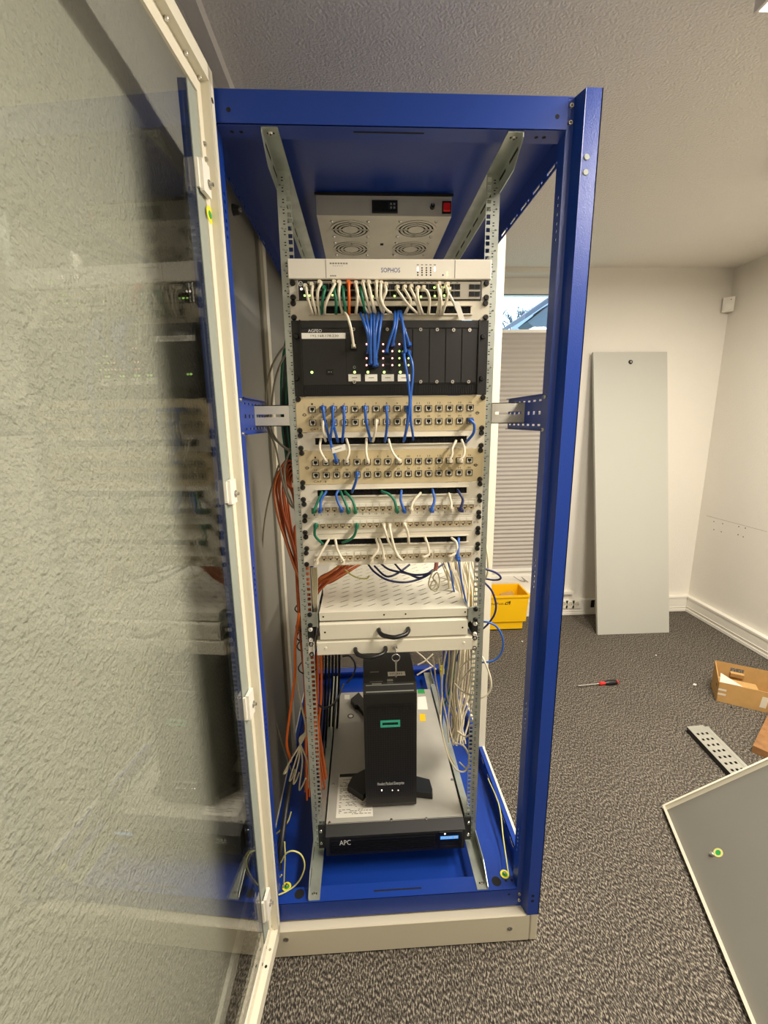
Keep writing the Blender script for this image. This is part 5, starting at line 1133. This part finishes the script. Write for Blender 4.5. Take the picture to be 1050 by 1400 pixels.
b = MB(); frame_ = [(x0c-8, x1c+8, yfc-8, yfc), (x0c-8, x1c+8, yb_c, yb_c+8), (x0c-8, x0c, yfc, yb_c), (x1c, x1c+8, yfc, yb_c)]
for q in frame_: b.box(*q, ZT_-14, ZT_)
b.build('rim', 'crate_yellow', cr_)
b = MB(); zc = (zmid+ZT_)/2; yl = yfc+2.0
sl = 10/(ZT_-zmid-10)
a, c = P(669, 828, yfc), P(689, 824.5, yfc)
tx1 = P(688.5, 827, yfc)[0]; text('lettering', 'Deutsche Post', tx1-165, tx1, a[2]+2, a[2]+20, yfc+2.5, 'ink_black', cr_)
# post horn: a coil, a bell, arrow tips
hx, hz = P(693, 826, yfc)[0], a[2]+12; b = MB()
b.ring((hx, yfc+2.4, hz), (0, -1, 0), 7, 10.5, 0.8, 18); b.obox((hx-2, yfc+1.8, hz+8), (26, 0, 3), (0, 1, 0), (0, 0, 3)); b.add([(hx+12, yfc+1.6, hz+5), (hx+26, yfc+1.6, hz-3), (hx+26, yfc+1.6, hz+18), (hx+12, yfc+1.6, hz+11)], [(0, 1, 2, 3)]); b.add([(hx-14, yfc+1.6, hz-12), (hx-4, yfc+1.6, hz-6), (hx-14, yfc+1.6, hz)], [(0, 1, 2)]); b.add([(hx+16, yfc+1.6, hz-12), (hx+26, yfc+1.6, hz-6), (hx+16, yfc+1.6, hz)], [(0, 1, 2)])
b.build('horn_emblem', 'ink_black', cr_)
b = MB(); b.obox((x1c-150, yfc+90, ZT_-85), (100, 20, 10), (-10, 70, 30), (0, -2, 5)); tag(b.build('carton_scrap', 'cardboard', None, (x1c-130, yfc+60, ZT_-70)), 'brown carton scrap lying inside the yellow crate', 'carton')
# carton
u_ = Vector((0.853, -0.522, 0)); v_ = Vector((0.522, 0.853, 0)); O = Vector((1786, 838, FZ+1)); LU, LV, HT = 330.0, 150.0, 112.0
ct = thing('open_carton', 'open brown cardboard box on the carpet by the right wall', 'box', tuple(O+u_*150+v_*70))
Zv = Vector((0, 0, 1)); b = MB()
b.obox(O, u_*LU, v_*4, Zv*HT); b.obox(O+v_*4, u_*LU, v_*(LV-8), Zv*4); b.obox(O+u_*(LU-4), u_*4, v_*LV, Zv*HT)
b.add([O, O+v_*LV, O+v_*LV+Zv*158, O+Zv*HT, O+u_*4, O+u_*4+v_*LV, O+u_*4+v_*LV+Zv*158, O+u_*4+Zv*HT], [(0, 3, 2, 1), (4, 5, 6, 7), (0, 4, 7, 3), (3, 7, 6, 2), (2, 6, 5, 1)])
b.build('carton_body', 'cardboard', ct)
b = MB(); B0 = O+v_*(LV-4)
hw = [(0.30, 0.60), (0.55, 0.60), (0.55, 0.86), (0.30, 0.86)]
b.cell(B0, u_*(LU*.72), Zv*160, hw, v_*4); b.add([B0+u_*(LU*.72), B0+u_*LU, B0+u_*LU+Zv*HT, B0+u_*(LU*.72)+Zv*160], [(0, 1, 2, 3)]); b.build('back_wall', 'cardboard', ct)
hb = B0+u_*(LU*.72*.30)+Zv*96; b = MB(); b.obox(hb, u_*(LU*.72*.25), v_*(-16)+Zv*(-4), Zv*22+v_*(-4)); b.build('handle_flap', 'cardboard', ct)
b = MB(); b.obox(O+v_*4+Zv*(HT-2), u_*(LU*.5), v_*55, Zv*3); b.build('inner_flap', 'cardboard', ct)
b = MB(); b.add([O+u_*6-v_*0.6+Zv*HT+Zv*44+v_*20, O+u_*4-v_*0.6+Zv*(HT+2), O+u_*100-v_*0.6+Zv*(HT+3)], [(0, 1, 2)]); b.add([O+u_*7+Zv*HT+Zv*44+v_*21, O+u_*5+Zv*(HT+2), O+u_*101+Zv*(HT+3)], [(2, 1, 0)]); b.build('paper_corner', 'paper', ct)
b = MB()
for z in (40, 66): b.obox(O-v_*0.5+u_*2+Zv*z, u_*34, v_*0.4, Zv*11+u_*2)
b.obox(O-v_*0.5+u_*178+Zv*22, u_*26, v_*0.4, Zv*62+u_*6); b.build('tape_strip', 'bezel_light', ct)
b = MB(); b.obox(O-v_*0.4+u_*14+Zv*HT*0.62+v_*30-u_*14.4, v_*14, u_*0.4, Zv*16); b.build('hole', 'cardboard_dark', ct)
# perforated metal tray
T0, T1 = Vector((1461, 627, FZ+1)), Vector((1577, 634, FZ+1)); td = Vector((-0.09, -0.996, 0)); tw = (T1-T0).normalized(); TWD = (T1-T0).length; TL = 430.0
tr_ = thing('metal_tray', 'perforated galvanised metal rail lying on the carpet', 'rail', tuple(T0+td*200+tw*50))
b = MB(); H = 26.0; zz = Zv*H
nr = 12; cl = TL/nr
W3 = 70.0
for j in range(nr):
    for i in range(3):
        o_ = T0+tw*(8+i*W3/3)+td*(j*cl)+zz
        if j == 0: b.obox(o_, tw*(W3/3), td*cl, Zv*-1.5)
        else: b.cell(o_, tw*(W3/3), td*cl, [(0.25, 0.32), (0.75, 0.32), (0.75, 0.68), (0.25, 0.68)], Zv*-1.5)
b.obox(T0+zz, tw*8, td*TL, Zv*-1.5); b.obox(T0+tw*(8+W3)+zz, tw*6, td*TL, Zv*-1.5); b.obox(T0+tw*(14+W3)+zz*0.6, tw*(TWD-W3-14), td*TL, Zv*-1.5); b.obox(T0+tw*(13+W3)+zz*0.6, tw*1.5, td*TL, Zv*(H*.4)); b.obox(T0+tw*(TWD-2), tw*2, td*TL, Zv*(H*.6)); b.build('rail_sheet', 'tray_zinc', tr_)
b = MB(); b.obox(T0, tw*1.5, td*TL, Zv*(H-1)); b.build('dark_flange', 'black_metal', tr_)
b = MB(); b.cyl(T0+td*4+tw*-2+Zv*12, -tw, 5, 5, 10); b.build('screw', 'steel', tr_)
# timber off-cut
w0, w1 = Vector(Pz(1027.5, 1028, FZ+1)), Vector(Pz(1037, 1034, FZ+1)); wd_ = Vector((0.80, 0.60, 0)); ww = Vector((0.60, -0.80, 0))
b = MB(); b.obox(w0, wd_*420, ww*62, Zv*34); tag(b.build('timber_offcut', 'wood', None, w0), 'short piece of brown timber lying at the right edge behind the tilted panel', 'wood')
# screwdriver
s0, s1 = Vector(Pz(791, 937.5, FZ+12)), Vector(Pz(845, 931, FZ+17)); sd = (s1-s0).normalized(); SL = (s1-s0).length
sv = thing('screwdriver', 'flat screwdriver with black and red handle lying on the carpet', 'screwdriver', tuple(s0+sd*SL*.6))
s0.z = FZ+12; sd.z = 0; sd.normalize()
b = MB(); b.cyl(s0, sd, 3.2, SL*.56, 10); sp_ = Vector((-sd.y, sd.x, 0)); b.obox(s0-sp_*4.5+Vector((0, 0, -1))-sd*4, sd*16, sp_*9, Zv*2); b.build('blade', 'steel', sv)
def lathe(b, prof, mi=0):
    for (a0, r0), (a1, r1) in zip(prof[:-1], prof[1:]): b.cyl(s0+sd*a0, sd, r0, a1-a0, 14, mi, r2=r1)
b = MB(); lathe(b, [(SL*.52, 7), (SL*.54, 11.5), (SL*.58, 9.5), (SL*.66, 9.0)]); b.build('collar', 'red_plastic', sv)
b = MB(); lathe(b, [(SL*.66, 9.5), (SL*.74, 14.5), (SL*.86, 16.5), (SL*.95, 15)]); b.build('handle', 'black_plastic', sv)
b = MB(); lathe(b, [(SL*.95, 15), (SL*1.0, 8)]); b.build('handle_end', 'red_plastic', sv)
# scraps on the carpet
for px, py, m_, lab, sz in ((950, 936, 'paper', 'small white paper scrap on the carpet left of the carton', 13), (1000, 967.5, 'black_plastic', 'small black plastic bit on the carpet in front of the carton', 9), (714, 877, 'paper', 'tiny white scrap on the carpet near the yellow crate', 8), (897, 896, 'paper', 'tiny pale scrap on the carpet before the leaning panel', 7)):
    q = Vector(Pz(px, py, FZ+1)); b = MB(); b.add([q+Vector((-sz, 0, 0)), q+Vector((0, -sz*.7, 0)), q+Vector((sz, sz*.2, 0)), q+Vector((0, sz*.8, 0)), q+Vector((-sz*.6, 0, 4)), q+Vector((0, -sz*.4, 5)), q+Vector((sz*.6, 0, 3)), q+Vector((0, sz*.5, 5))], [(0, 3, 2, 1), (4, 5, 6, 7), (0, 1, 5, 4), (1, 2, 6, 5), (2, 3, 7, 6), (3, 0, 4, 7)])
    tag(b.build('scrap', m_, None, q), lab, 'scrap')
for o in bpy.data.objects:
    if '_mm' in o: del o['_mm']
